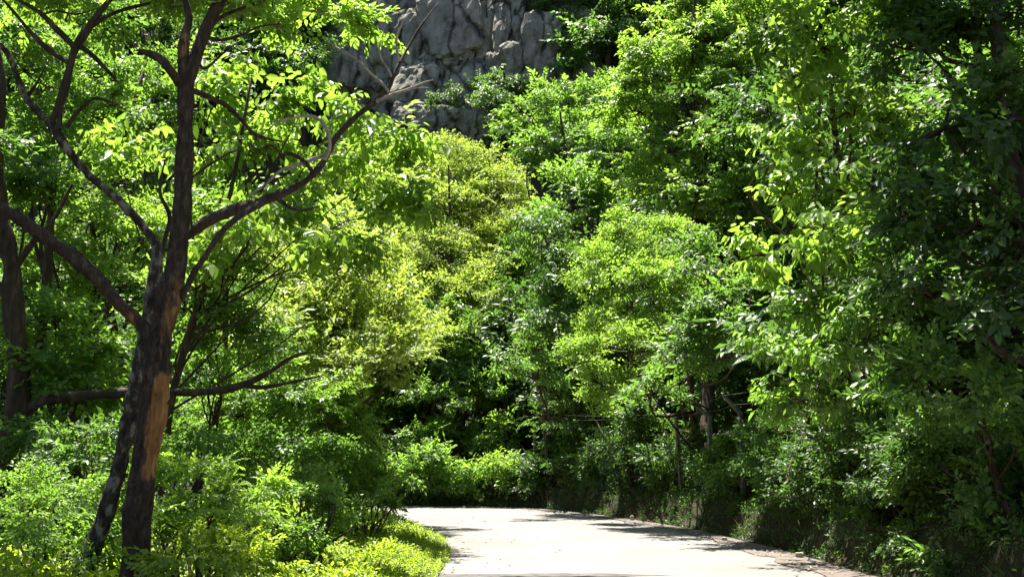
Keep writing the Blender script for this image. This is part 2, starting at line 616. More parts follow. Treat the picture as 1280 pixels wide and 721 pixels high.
def expand(kind, pos, fwd, up, size, g):
    """sprays -> leaf frames (origin, x, y, z, length)"""
    fwd = norm(fwd)
    up = norm(up - fwd * (up * fwd).sum(-1, keepdims=True))
    sid = np.cross(up, fwd)
    Fm = np.stack([fwd, sid, up], -1)
    pick = g.integers(0, 7, len(pos))
    res = []
    for v in range(7):
        k = pick == v
        if not k.any():
            continue
        P, D, N, S = SPRAYS[kind][v]
        fm, sz = Fm[k], size[k]
        p = pos[k][:, None, :] + sz[:, None, None] * np.einsum('sij,lj->sli', fm, P)
        d = np.einsum('sij,lj->sli', fm, D)
        n_ = np.einsum('sij,lj->sli', fm, N)
        ln = sz[:, None] * S[None] * g.uniform(0.8, 1.2, (k.sum(), len(S)))
        d = d + g.normal(0, 0.16, d.shape)
        n_ = n_ + g.normal(0, 0.22, n_.shape)
        res.append((p.reshape(-1, 3), d.reshape(-1, 3), n_.reshape(-1, 3), ln.ravel()))
    p, d, n_, ln = [np.concatenate([r[i] for r in res]) for i in range(4)]
    x = norm(d)
    z = norm(n_ - x * (n_ * x).sum(-1, keepdims=True))
    y = np.cross(z, x)
    return p, x, y, z, ln


def leaf_mesh(name, frames, shape, m, parent=None, width=1.0, origin=None):
    p, x, y, z, ln = frames
    pv, pf = shape
    ln = ln[:, None, None]
    v = p[:, None, :] + ln * (pv[None, :, 0:1] * x[:, None] + width * pv[None, :, 1:2] * y[:, None] + pv[None, :, 2:3] * z[:, None])
    if origin is not None:
        v = v - np.asarray(origin)
    nv = len(pv)
    f = (np.arange(len(p))[:, None, None] * nv + pf[None]).reshape(-1, pf.shape[1])
    TRIS[0] += len(f) * (pf.shape[1] - 2)
    return link_mesh(name, v.reshape(-1, 3), f, m, parent)


def scatter(blobs, L, kind, cover, g, flat=0.6, shell=0.45, droop=0.0, spread=0.24):
    """sprays spread over clumps over the blobs; returns frames and the clump centres"""
    PS, FW, UP, SZ, CL = [], [], [], [], []
    for c, r in blobs:
        c, r = np.asarray(c), np.asarray(r)
        area = math.pi * (r[0] + r[1]) / 2 * r[2]
        ns = max(6, int(2.2 * cover * area / (0.33 * L * L) / PER[kind]))
        nc = max(5, int(math.sqrt(ns) * 0.9))
        d = norm(g.normal(0, 1, (nc, 3)))
        d[:, 2] = np.where(d[:, 2] < -0.55, -d[:, 2], d[:, 2])
        rad = shell + (1.02 - shell) * np.sqrt(g.random((nc, 1)))
        cc = c + d * rad * r
        CL.append((c, cc))
        k = g.integers(0, nc, ns)
        off = g.normal(0, 1, (ns, 3)) * r * spread * g.uniform(0.5, 1.25, nc)[k][:, None]
        off[:, 2] *= flat
        p = cc[k] + off
        o = norm((p - c) / r)
        f = o * np.array((1, 1, 0.5)) + g.normal(0, 0.45, (ns, 3)) + np.array((0, 0, 0.12 - droop))
        u = np.array((0, 0, 0.8)) + 0.85 * o + g.normal(0, 0.3, (ns, 3))
        PS.append(p); FW.append(f); UP.append(u)
        SZ.append(L * g.uniform(0.75, 1.25, ns))
    pos, fw, up, sz = [np.concatenate(q) for q in (PS, FW, UP, SZ)]
    pos = pos - norm(fw) * sz[:, None] * 2
    return expand(kind, pos, fw, up, sz, g), CL


def RD(px, off):
    """distance at which the line of sight over column px is 'off' metres beyond the outer road edge"""
    ds = np.arange(10.0, 48.0, 0.1)
    P = np.stack([(px - 640) / F * ds, ds], -1)
    do = near(P, EO)
    sg = np.where(inside(P) | (near(P, EI) < do), -do, do)
    k = np.nonzero(sg > off)[0]
    return float(ds[k[0]]) if len(k) else 48.0


def RB(px, off=2.5):
    d = RD(px, off)
    return (px - 640) / F * d, d


def B(px, py, d, rx, ry, rd=None):
    """crown lobe centred on a photograph pixel at distance d, radii in photograph pixels"""
    if d > 13 and py < 520:          # crowns step back as they rise, like the photograph's slope of foliage
        d *= 1 + 0.11 * min(1, max(-0.5, (330 - py) / 330))
    if px > 648:
        d = max(d, RD(px, 1.0 if py > 505 else (-1.2 if py > 300 else -1.2)))
    k = d / F
    return W(px, py, d), (rx * k, (rd if rd else (rx + ry) / 2 * k * 1.1), ry * k)


def limb_path(a, b, g, bow=0.12):
    a, b = np.asarray(a, float), np.asarray(b, float)
    ln = np.linalg.norm(b - a)
    m1 = a * 0.65 + b * 0.35 + g.normal(0, 1, 3) * ln * bow * 0.6 + np.array((0, 0, -0.05 * ln))
    m2 = a * 0.3 + b * 0.7 + g.normal(0, 1, 3) * ln * bow * 0.6
    return [a, m1, m2, b]


LEAF_SHARED = {}


def leaf_parts(frames, idx, shape, m, parent, origin, width=1.0):
    """single large leaves as parts that share one mesh"""
    key = (m.name, width)
    if key not in LEAF_SHARED:
        me = bpy.data.meshes.new('leaf')
        v = shape[0] * np.array((1, width, 1))
        me.from_pydata(v.tolist(), [], shape[1].tolist())
        me.materials.append(m)
        LEAF_SHARED[key] = me
    p, x, y, z, ln = frames
    for i in idx:
        o = bpy.data.objects.new('leaf', LEAF_SHARED[key])
        COL.objects.link(o)
        o.parent = parent
        q = p[i] - origin
        l = ln[i]
        o.matrix_local = Matrix(((x[i][0] * l, y[i][0] * l, z[i][0] * l, q[0]), (x[i][1] * l, y[i][1] * l, z[i][1] * l, q[1]), (x[i][2] * l, y[i][2] * l, z[i][2] * l, q[2]), (0, 0, 0, 1)))


def crown(parent, base, blobs, L, kind, cover, m, g, near_leaf=False, parts=0, width=1.0, twigs=True, hub=None, bark=None, tw=0.012, view=None, **kw):
    frames, CL = scatter(blobs, L, kind, cover, g, **kw)
    shape = LEAF6 if near_leaf else LEAF4
    if parts:
        p = frames[0]
        # the leaves that show largest: nearest to the road and to the light side of the crown
        score = np.linalg.norm(p - np.array((0, 0, CAM_Z)), axis=1) / frames[4] ** 0.5
        if view:
            sx = p[:, 0] / p[:, 1] * F + 640
            score = score + 1e3 * ((sx < view[0]) | (sx > view[1]) | (p[:, 2] > view[2] / F * p[:, 1]))
        order = np.argsort(score)
        pick = order[:parts]
        leaf_parts(frames, pick, shape, m, parent, base, width)
        keep = np.ones(len(p), bool)
        keep[pick] = False
        frames = [q[keep] for q in frames]
    o = leaf_mesh('crown', frames, shape, m, parent, width, base)
    o['kind'] = 'stuff'
    if twigs:
        b = Bag()
        for c, cc in CL:
            sel = cc if len(cc) < 14 else cc[::max(1, len(cc) // 14)]
            for q in sel:
                b.tube(limb_path(c, q, g, 0.18), (tw, tw * 0.8, tw * 0.35), 4, 6)
        t = b.build('twigs', bark or M_BARK, parent, True, base)
        t['kind'] = 'stuff'
    return o


def tree(name, label, cat, bx, by, r0, blobs, L, kind, cover, m, seed, bark=None, group=None, top=None, lean=(0, 0), near_leaf=False, split=0.45, **kw):
    g = np.random.default_rng(seed)
    bark = bark or M_BARK
    base = np.array((bx, by, h1(bx, by) - 0.08))
    t = thing(name, label, cat, base, group)
    cs = np.array([c for c, r in blobs])
    topz = top if top else cs[:, 2].max() - 0.2
    hub = np.array((cs[:, 0].mean() * 0.6 + bx * 0.4 + lean[0], cs[:, 1].mean() * 0.6 + by * 0.4 + lean[1], base[2] + (topz - base[2]) * 0.95))
    ln = hub[2] - base[2]
    mid1 = base * 0.68 + hub * 0.32 + g.normal(0, 0.035, 3) * ln
    mid2 = base * 0.34 + hub * 0.66 + g.normal(0, 0.035, 3) * ln
    tp = [base - (0, 0, 0.15), base + (0, 0, 0.25), mid1, mid2, hub]
    b = Bag()
    b.tube(tp, (r0 * 1.5, r0 * 1.05, r0 * 0.85, r0 * 0.6, r0 * 0.2), 10, 26, 0.22, seed)
    b.build('trunk', bark, t, True, base)
    c = spline(tp, 40)
    b = Bag()
    for cc in cs:
        zt = base[2] + (cc[2] - base[2]) * (split + g.random() * 0.25)
        k = int(np.argmin(np.abs(c[:, 2] - zt)))
        rr = r0 * 0.32
        b.tube(limb_path(c[k], cc, g), (rr, rr * 0.7, rr * 0.45, rr * 0.15), 6, 12, 0.15, seed)
    b.build('limbs', bark, t, True, base)
    crown(t, base, blobs, L, kind, cover, m, g, near_leaf, bark=bark, tw=max(0.008, r0 * 0.11), **kw)
    return t


def shrub(name, label, bx, by, blobs, L, kind, cover, m, seed, group=None, cat='shrub', near_leaf=False, **kw):
    g = np.random.default_rng(seed)
    base = np.array((bx, by, h1(bx, by) - 0.04))
    t = thing(name, label, cat, base, group)
    b = Bag()
    for c, r in blobs:
        for k in range(4):
            e = np.asarray(c) + g.normal(0, 0.35, 3) * np.asarray(r)
            s = base + (g.normal(0, 0.10), g.normal(0, 0.10), -0.05)
            b.tube(limb_path(s, e, g, 0.14), (0.022, 0.018, 0.012, 0.005), 5, 9)
    b.build('stems', M_BARK, t, True, base)
    crown(t, base, blobs, L, kind, cover, m, g, near_leaf, twigs=False, **kw)
    return t


# ------------------------------------------------------------------ cliff
def hit(px, py, d0=44.0, d1=110.0):
    """where the ray through a photograph pixel meets the hillside"""
    ds = np.linspace(d0, d1, 260)
    P = np.array([W(px, py, d) for d in ds])
    k = np.nonzero(height(P) > P[:, 2])[0]
    return P[k[0]] if len(k) else P[-1]


def rock_mesh(name, sx, sy, sz, seed, n=12, p=9):
    """weathered block with blunt edges"""
    v, f = [], []
    for ax in range(3):
        for sg in (-1, 1):
            o = len(v)
            for i in range(n):
                for j in range(n):
                    q = [0, 0, 0]
                    q[ax] = sg
                    q[(ax + 1) % 3] = -1 + 2 * i / (n - 1)
                    q[(ax + 2) % 3] = -1 + 2 * j / (n - 1)
                    v.append(q)
            for i in range(n - 1):
                for j in range(n - 1):
                    a = o + i * n + j
                    f.append((a, a + n, a + n + 1, a + 1) if sg > 0 else (a, a + 1, a + n + 1, a + n))
    v = np.array(v, float)
    p6 = (np.abs(v) ** p).sum(1, keepdims=True) ** (1 / p)
    v = v / p6
    nd = norm(v)
    v = v * (1 + 0.17 * fbm(nd * 1.1 + seed * 3.1, 2)[:, None] + 0.09 * fbm(nd * np.array((5.5, 4, 2.5)) + seed, 4)[:, None] - 0.07 * (np.abs(fbm(nd * np.array((3.2, 2, 1.2)) + seed * 7, 2)) < 0.09)[:, None])
    v = v * np.array((sx, sy, sz))
    return v, f


def build_cliff():
    g = np.random.default_rng(21)
    nx, ny = 70, 60
    pxs, pys = np.linspace(395, 760, nx), np.linspace(215, -70, ny)
    V = []
    for py in pys:
        a, b, c = hit(pxs[0], py), hit(pxs[nx // 2], py), hit(pxs[-1], py)
        for px in pxs:
            t = (px - pxs[0]) / (pxs[-1] - pxs[0])
            d = np.interp(t, (0, 0.5, 1), (a[1], b[1], c[1]))
            V.append(W(px, py, d))
    V = np.array(V)
    q = V * np.array((0.45, 0.3, 0.25))
    edge = np.minimum(1, np.minimum(np.tile(np.minimum(np.arange(nx), nx - 1 - np.arange(nx)), ny), np.repeat(np.minimum(np.arange(ny), ny - 1 - np.arange(ny)), nx)) / 4)
    V[:, 1] -= (0.9 + 0.9 * fbm(q, 4) + 0.12 * fbm(V * 1.3, 3)) * edge - 0.4 * (1 - edge)
    i = np.arange(ny - 1)[:, None] * nx
    j = np.arange(nx - 1)[None]
    f = np.stack([i + j, i + j + 1, i + nx + j + 1, i + nx + j], -1).reshape(-1, 4)
    base = W(570, 190, 66)
    c = tag(link_mesh('cliff', V - base, f, M_ROCK, None, False), kind='structure', label='grey fissured rock cliff rising above the trees')
    c.location = base
    # jointed blocks standing proud of the face: px, py, half width, half height
    blocks = [(566, 40, 34, 44), (560, 118, 30, 42), (590, 105, 20, 52), (528, 60, 22, 34), (520, 112, 24, 26), (606, 40, 16, 46),
              (500, 50, 24, 26), (490, 96, 24, 28), (462, 60, 22, 30), (448, 96, 20, 24), (545, 160, 26, 18), (594, 168, 22, 16),
              (516, 150, 22, 16), (636, 44, 18, 40), (650, 92, 22, 28), (676, 60, 22, 34), (690, 100, 20, 20), (628, 108, 14, 30),
              (540, -20, 34, 30), (590, -22, 30, 26), (500, 4, 28, 26), (640, -14, 26, 24), (470, 20, 22, 20), (712, 84, 16, 26), (574, 78, 18, 16)]
    for k, (px, py, hw, hh) in enumerate(blocks):
        p = hit(px, py)
        s = p[1] / F
        v, f = rock_mesh('rock', hw * s * 1.12, 1.0 + 0.5 * g.random(), hh * s * 1.12, k + 1.0)
        a = g.normal(0, 0.10)
        ca, sa = math.cos(a), math.sin(a)
        v = np.stack([v[:, 0] * ca - v[:, 2] * sa, v[:, 1] - v[:, 2] * -0.25, v[:, 0] * sa + v[:, 2] * ca], -1)
        o = link_mesh('rock', v, f, M_ROCK, c, False)
        o.location = p - base + np.array((0, -0.35 + g.normal(0, 0.25), 0))


build_cliff()


# ------------------------------------------------------------------ hillside wood
def proto_tree(seed, L, kind, m, cover, blobs, hgt, r0):
    g = np.random.default_rng(seed)
    t = bpy.data.objects.new('hillside_tree', None)
    COL.objects.link(t)
    b = Bag()
    b.tube([(0, 0, -1.2), (0.1, 0, hgt * 0.3), (0.05, 0.1, hgt * 0.65), (0, 0, hgt * 0.95)], (r0 * 1.3, r0, r0 * 0.7, r0 * 0.2), 7, 12, 0.2, seed)
    for c, r in blobs:
        b.tube(limb_path((0, 0, c[2] * 0.55), c, g), (r0 * 0.4, r0 * 0.3, r0 * 0.2, r0 * 0.06), 5, 7)
    b.build('trunk', M_BARK, t)
    frames, _ = scatter(blobs, L, kind, cover, g)
    o = leaf_mesh('crown', frames, LEAF4, m, t)
    o['kind'] = 'stuff'
    return t


def copy_thing(t, loc, rz, s):
    r = t.copy()
    COL.objects.link(r)
    r.location, r.rotation_euler, r.scale = loc, (0, 0, rz), (s, s, s)
    for ch in t.children:
        c = ch.copy()
        COL.objects.link(c)
        c.parent = r
    return r


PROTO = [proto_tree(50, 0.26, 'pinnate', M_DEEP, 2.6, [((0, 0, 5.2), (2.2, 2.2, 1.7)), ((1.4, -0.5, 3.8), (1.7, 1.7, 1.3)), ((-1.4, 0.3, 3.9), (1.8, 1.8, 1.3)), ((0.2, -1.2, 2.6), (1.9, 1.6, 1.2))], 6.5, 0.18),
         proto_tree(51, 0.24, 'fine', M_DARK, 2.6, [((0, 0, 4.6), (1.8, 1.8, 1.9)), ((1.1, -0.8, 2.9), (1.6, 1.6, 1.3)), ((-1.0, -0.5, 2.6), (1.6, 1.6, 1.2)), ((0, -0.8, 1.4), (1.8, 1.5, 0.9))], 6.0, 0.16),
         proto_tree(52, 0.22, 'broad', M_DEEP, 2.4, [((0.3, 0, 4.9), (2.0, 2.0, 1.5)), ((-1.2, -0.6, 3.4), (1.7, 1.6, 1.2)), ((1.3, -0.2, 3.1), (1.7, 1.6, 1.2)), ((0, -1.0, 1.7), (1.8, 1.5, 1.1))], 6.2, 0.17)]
HILL_SPOTS = [(300, 118, 0.8), (345, 70, 0.9), (385, 105, 0.7), (330, 20, 1.0), (400, 40, 0.8), (430, 10, 0.7), (260, 60, 1), (200, 110, 1.1), (140, 60, 1.0), (90, 110, 1.1), (30, 60, 1.1), (-20, 130, 1.1),
              (660, 10, 0.6), (700, 40, 0.7), (735, 75, 0.75), (775, 50, 0.8), (745, 10, 0.8), (800, 100, 0.9), (690, -5, 0.7), (830, 20, 1.0), (790, -10, 0.9), (870, 80, 1.0),
              (560, 195, 0.6), (620, 205, 0.8), (760, 150, 1.0), (380, 180, 1.0), (320, 190, 1.1), (245, 190, 1.1), (900, 40, 1.2), (950, 90, 1.2), (1000, 30, 1.3), (1070, 90, 1.3), (1140, 40, 1.3), (1210, 100, 1.3), (1270, 30, 1.3), (1100, 180, 1.3), (1200, 220, 1.3), (1280, 180, 1.3)]
HILL_LOW = [(140, 54, 1.2), (40, 52, 1.2), (240, 55, 1.2), (350, 53, 1.1), (450, 56, 1.2), (540, 53, 1.1), (620, 54, 1.2), (700, 52, 1.1), (790, 54, 1.2), (880, 53, 1.2),
            (100, 47, 1.0), (200, 46, 1.0), (300, 47, 1.0), (400, 47, 1.0), (490, 48, 0.9), (580, 48, 1.0), (660, 47, 1.0), (740, 48, 1.0), (950, 50, 1.2), (1020, 50, 1.2), (1100, 50, 1.2), (1180, 48, 1.2), (1250, 50, 1.2), (-30, 46, 1.1)]


def hillside():
    g = np.random.default_rng(9)
    first = [True, True, True]
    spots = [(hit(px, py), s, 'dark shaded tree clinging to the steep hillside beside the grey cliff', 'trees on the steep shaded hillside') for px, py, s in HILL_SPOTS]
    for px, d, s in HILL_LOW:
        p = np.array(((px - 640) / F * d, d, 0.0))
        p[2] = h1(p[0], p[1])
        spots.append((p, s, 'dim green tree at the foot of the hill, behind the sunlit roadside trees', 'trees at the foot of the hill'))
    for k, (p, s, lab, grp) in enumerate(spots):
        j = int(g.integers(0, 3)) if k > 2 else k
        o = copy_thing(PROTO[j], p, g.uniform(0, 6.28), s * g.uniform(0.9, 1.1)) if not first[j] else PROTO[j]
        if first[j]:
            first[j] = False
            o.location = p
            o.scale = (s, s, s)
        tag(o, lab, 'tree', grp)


hillside()
g0 = np.random.default_rng(77)


# ------------------------------------------------------------------ foreground tree
def fg_tree():
    d = 11.0
    base = W(172, 790, d)
    base[2] = h1(base[0], base[1]) - 0.05
    t = thing('maple_tree', 'slim forked tree with peeling orange bark, nearest on the left verge', 'tree', base)
    k = d / F

    def P(a, dd=d):
        return [W(x, y, dd + (e[0] if e else 0)) for x, y, *e in a]

    def limb(name, pts, rad, n=None, m=M_PEEL, sides=10, rough=0.2, peel=None):
        q = P(pts)
        v, f, c = tube(q, [r * k * 0.87 for r in rad], sides, n or len(pts) * 7, rough, 5.0)
        me = link_mesh(name, v - base, f.tolist() + c.tolist(), m, t, True)
        at = me.data.attributes.new('peel', 'FLOAT', 'POINT')
        if peel is not None:
            at.data.foreach_set('value', peel(v).astype(np.float32))
        return me

    def px_of(v):
        c_, s_ = math.cos(PITCH), math.sin(PITCH)
        y, z = v[:, 1], v[:, 2] - CAM_Z
        dep = y * c_ + z * s_
        up = -y * s_ + z * c_
        return 640 + v[:, 0] / dep * F, 360.5 - up / dep * F

    def trunk_peel(v):
        x, y = px_of(v)
        cx = np.interp(y, (400, 470, 520, 560, 600), (206, 196, 186, 181, 176))
        a = sm(-7, 3, x - cx) * sm(455, 478, y) * sm(612, 585, y)
        b = 0.5 * sm(330, 350, y) * sm(450, 415, y) * sm(-4, 6, x - np.interp(y, (330, 400, 450), (212, 200, 193)))
        c = 0.7 * sm(345, 370, y) * sm(425, 400, y) * sm(6, -4, np.abs(x - 200))
        hole = 1 - 1.6 * np.exp(-(((x - 180) / 3.2) ** 2 + ((y - 571) / 9) ** 2))
        return np.clip(np.maximum(np.maximum(a, b), c * 0.6), 0, 1) * np.clip(hole, -0.5, 1)

    trunk = limb('trunk', [(170, 800), (168, 745), (169, 690), (174, 630), (184, 560), (192, 500), (198, 440), (208, 392), (219, 330), (227, 260), (231, 200), (232, 140), (233, 92)],
                 (24, 20, 18, 17.5, 18.5, 18, 19, 16, 14.5, 13, 12.5, 12, 11), 220, sides=44, rough=0.26, peel=trunk_peel)
    limb('branch', [(197, 440), (180, 410), (166, 396), (147, 378), (122, 350), (92, 322), (62, 301), (30, 278), (0, 260), (-50, 236)], (8, 11.5, 10.5, 10, 11.5, 10.5, 9.5, 9, 8.5, 7.5), 110, rough=0.24, sides=22,
         peel=lambda v: 0.5 * np.exp(-(((px_of(v)[0] - 158) / 22) ** 2)))
    limb('branch', [(232, 110), (243, 78), (253, 48), (266, 20), (282, -14), (300, -60)], (10, 9.5, 9, 8.5, 8, 7), 40, rough=0.25, sides=14)
    limb('branch', [(232, 100), (229, 70), (231, 45), (236, 22), (228, -12), (214, -60)], (10, 8, 6.5, 5.5, 5, 4), 40, rough=0.25, sides=12, peel=lambda v: 0.55 * sm(20, 45, px_of(v)[1]) * sm(85, 65, px_of(v)[1]))
    r = limb('branch', [(232, 296, 0.05), (258, 278, 0.1), (290, 263, 0.2), (325, 252, 0.4), (355, 241, 0.5), (385, 224, 0.6), (406, 200, 0.7), (420, 172, 0.8), (445, 146, 0.9), (468, 128, 1.0), (487, 106, 1.1), (497, 84, 1.1), (510, 60, 1.2), (528, 30, 1.2), (548, 4, 1.3)],
             (7.5, 9, 7.5, 6.5, 6, 5, 4.5, 4.5, 4, 4, 3.4, 2.6, 2.2, 1.6, 0.8), 100, rough=0.28, sides=12, m=M_PEEL)
    pal = M_TWIG
    for a, r_ in [([(488, 118, 1.0), (478, 105, 1.0), (463, 92, 1.0), (452, 80, 1.0), (435, 68, 1.0), (418, 58, 1.0), (408, 52, 1)], (3, 1.6, 0.8)),
                  ([(490, 97, 1.1), (484, 85, 1.1), (476, 72, 1.0), (474, 58, 1.0), (478, 52, 1)], (2.2, 1.6, .7)),
                  ([(500, 78, 1.1), (496, 62, 1.2), (497, 44, 1.2), (508, 22, 1.2), (522, 8, 1.2)], (2, 1.4, .6)),
                  ([(470, 127, 1.0), (492, 118, .9), (510, 112, .8), (528, 104, .8), (542, 100, .8)], (2.6, 1.8, .7)),
                  ([(508, 112, .8), (522, 110, .8), (536, 110, .8)], (1.3, .9, .5)),
                  ([(490, 118, .9), (500, 108, .9), (510, 101, .9)], (1.4, 1, .5)),
                  ([(404, 202, .7), (412, 186, .6), (410, 166, .5), (400, 150, .5), (382, 145, .5), (360, 149, .4), (338, 153, .4)], (3.2, 2.4, 2.2, 1)),
                  ([(392, 216, .6), (378, 200, .5), (358, 192, .5), (342, 205, .5), (334, 226, .5), (326, 240, .5)], (2.6, 2.2, 1)),
                  ([(420, 190, .8), (400, 196, .7), (372, 206, .6), (350, 214, .5), (330, 232, .5), (310, 246, .4)], (3, 2.4, 1)),
                  ([(350, 190, .4), (338, 182, .3), (326, 188, .3), (316, 205, .3)], (1.8, 1.4, .7)),
                  ([(330, 252, .3), (312, 262, .0), (292, 276, -.1), (274, 294, -.1), (258, 318, -.1), (242, 342, -.05), (228, 372, 0)], (4, 4.2, 4, 3.5)),
                  ([(345, 246, .4), (360, 258, .4), (378, 263, .4), (398, 258, .4)], (3, 2, .8)),
                  ([(238, 112, 0), (262, 122, .1), (284, 133, .1), (302, 150, .2), (316, 166, .2), (336, 174, .3), (358, 178, .3)], (3.5, 3, 2.4, 1)),
                  ([(240, 222, 0), (262, 206, .1), (286, 192, .1), (318, 180, .1)], (2, 1.6, .7)),
                  ([(226, 104, 0), (214, 90, -.1), (203, 76, -.1), (188, 68, -.1), (176, 64, -.1)], (7, 5.5, 4.6, 3.4)),
                  ([(262, 30, 0), (284, 18, .1), (310, 8, .1), (345, -4, .2)], (3.5, 2.6, 1)),
                  ([(256, 46, 0), (274, 50, .2), (296, 46, .4), (324, 34, .6), (352, 30, .8)], (3, 2.2, .8)),
                  ([(246, 72, 0), (256, 86, .1), (280, 66, .2), (300, 52, .3)], (2, 1.6, .7)),
                  ([(120, 350, 0), (104, 338, .1), (92, 346, .1)], (3, 2, .8))]:
        limb('twig', a, [q * 1.2 for q in r_], m=pal if a[0][0] > 400 else M_PEEL, sides=6, rough=0.3, n=len(a) * 5)
    g = np.random.default_rng(31)
    blobs = [B(236, 0, 11.4, 50, 26), B(300, 18, 11.3, 44, 26), B(345, 36, 11.9, 46, 22), B(392, 14, 12.2, 58, 26), B(440, 26, 12.4, 42, 22), B(330, -30, 11.5, 70, 26), B(170, -14, 11.2, 60, 22),
             ((-4.9, 12.6, 7.4), (1.5, 1.5, 0.8)), ((-3.6, 11.4, 7.9), (1.2, 1.4, 0.8)), ((-5.8, 11.6, 7.2), (1.2, 1.4, 0.7)), ((-5.0, 13.8, 8.4), (1.4, 1.3, 0.8))]
    crown(t, base, blobs, 0.085, 'pinnate', 2.6, M_LIME, g, True, parts=160, view=(215, 490, 575), width=0.95, bark=M_TWIG, tw=0.008)


fg_tree()


def leaning_tree():
    d = 11.7
    base = W(100, 745, d)
    base[2] = h1(base[0], base[1]) - 0.05
    t = thing('leaning_tree', 'grey blotchy tree leaning against the peeling tree from behind', 'tree', base)
    k = d / F

    def limb(name, pts, rad, n, sides=10, m=M_BARKG, rough=0.26):
        q = [W(x, y, d + (e[0] if e else 0)) for x, y, *e in pts]
        v, f, c = tube(q, [r * k * 0.82 for r in rad], sides, n, rough, 9.0)
        return link_mesh(name, v - base, f.tolist() + c.tolist(), m, t, True)
    limb('trunk', [(92, 760), (108, 705), (128, 655), (144, 600), (158, 545), (168, 495), (178, 450), (186, 405), (191, 360), (196, 322), (194, 304), (180, 284), (160, 262), (130, 235), (106, 214), (84, 186), (66, 160), (50, 142), (30, 118), (12, 72), (-6, 52), (-40, 30)],
         (17, 15, 13, 13, 13, 13, 12, 12, 11, 10, 9, 7.5, 7, 6.6, 6.2, 6.5, 6.5, 5.5, 4.5, 4.2, 3.8, 3), 150, 18)
    for a, r in [([(62, 158), (74, 130), (86, 88), (94, 62), (106, 42), (126, 14), (150, -14)], (4.5, 6, 7, 7, 5, 3)),
                 ([(94, 60), (72, 38), (52, 18), (30, 4), (0, -12)], (5.5, 4.5, 3.6, 2)),
                 ([(88, 80), (60, 62), (36, 38), (16, 14), (0, -4)], (5, 4, 3, 2)),
                 ([(97, 56), (116, 70), (134, 88), (148, 104)], (4.5, 4, 3, 1)),
                 ([(74, 162), (76, 138), (84, 112), (90, 84)], (4, 3.6, 3.2, 3)),
                 ([(82, 160), (96, 142), (116, 124), (140, 128), (158, 138)], (3.4, 3, 2, .8)),
                 ([(34, 122), (46, 104), (56, 84)], (3, 2, 1)),
                 ([(104, 40), (140, 18), (180, 6), (230, -4), (280, -12)], (3.6, 3, 2.4, 1.4)),
                 ([(50, 20), (70, 14), (96, 18), (124, 10)], (2, 1.6, .8)),
                 ([(196, 330, .1), (206, 300, .2), (212, 270, .3), (200, 240, .3), (206, 200, .4)], (6, 4, 2.6, 1.2))]:
        limb('branch', a, r, len(a) * 7, 9, M_BARK)
    g = np.random.default_rng(33)
    blobs = [B(60, 10, 12.6, 60, 26), B(130, 36, 12.4, 44, 20), B(20, 70, 12.8, 40, 26), B(140, 132, 12.4, 30, 16), B(170, 60, 12.8, 30, 20)]
    crown(t, base, blobs, 0.085, 'pinnate', 0.8, M_MID, g, True, bark=M_BARK, tw=0.007)


leaning_tree()


def dark_left_tree():
    d = 17.5
    base = W(-8, 640, d)
    base[2] = h1(base[0], base[1]) - 0.1
    t = thing('dark_tree', 'dark crooked trunk at the far left with a long low level bough', 'tree', base)
    k = d / F

    def limb(name, pts, rad, n, sides=10):
        q = [W(x, y, d + (e[0] if e else 0)) for x, y, *e in pts]
        v, f, c = tube(q, [r * k for r in rad], sides, n, 0.28, 12.0)
        return link_mesh(name, v - base, f.tolist() + c.tolist(), M_BARK, t, True)
    limb('trunk', [(-14, 660), (0, 592), (12, 548), (22, 512), (24, 470), (20, 420), (16, 370), (14, 330), (4, 280), (-6, 210), (0, 130), (-4, 60)], (17, 16, 14.5, 14, 13, 12.5, 12, 11, 10, 9, 8, 6), 70, 14)
    limb('branch', [(24, 522), (44, 505), (70, 498), (105, 494), (140, 492), (180, 489, -.4), (225, 490, -.8), (268, 489, -1), (306, 480, -1.2), (338, 464, -1.4), (362, 448, -1.6), (385, 440, -1.7)], (6, 7, 6.5, 6, 6, 5.5, 5, 5, 4.2, 3.6, 2.6, 1.5), 70)
    limb('branch', [(300, 481, -1.2), (330, 484, -1.2), (362, 478, -1.2), (400, 470, -1.2)], (3, 2.4, 1), 16, 6)
    limb('branch', [(18, 380), (-8, 350), (-40, 320)], (6, 5, 4), 16)
    limb('branch', [(14, 340), (44, 300), (70, 270), (90, 230)], (5, 4, 3, 1.5), 20)
    g = np.random.default_rng(34)
    blobs = [B(30, 90, 18, 80, 60), B(-30, 200, 17, 70, 70), B(60, 10, 18.5, 100, 50), B(70, 240, 18, 50, 36)]
    crown(t, base, blobs, 0.12, 'pinnate', 2.2, M_DEEP, g, False)


dark_left_tree()

# ------------------------------------------------------------------ trees of the left side
tree('broadleaf_tree', 'sunlit tree with large drooping lime leaves behind the bare dead branch', 'tree', *W(205, 600, 17.6)[:2], 0.07,
     [B(300, 296, 16.2, 60, 40), B(390, 316, 16.4, 50, 36), B(440, 330, 17, 40, 30), B(260, 330, 16.6, 36, 40), B(375, 132, 16, 44, 34), B(430, 150, 16, 40, 34), B(478, 168, 16, 44, 30), B(505, 198, 16.2, 36, 34), B(515, 258, 16.4, 40, 34), B(480, 268, 16.4, 50, 34), B(350, 180, 17, 56, 46), B(300, 130, 17.2, 56, 40), B(290, 200, 17.2, 56, 52), B(420, 216, 17, 60, 40), B(395, 110, 16.2, 26, 26), B(350, 270, 17, 60, 40), B(300, 90, 17.5, 30, 24), B(150, 190, 17, 40, 40)],
     0.165, 'broad', 2.0, M_LIME, 41, near_leaf=True, parts=260, view=(330, 560, 575), droop=0.25, spread=0.3)
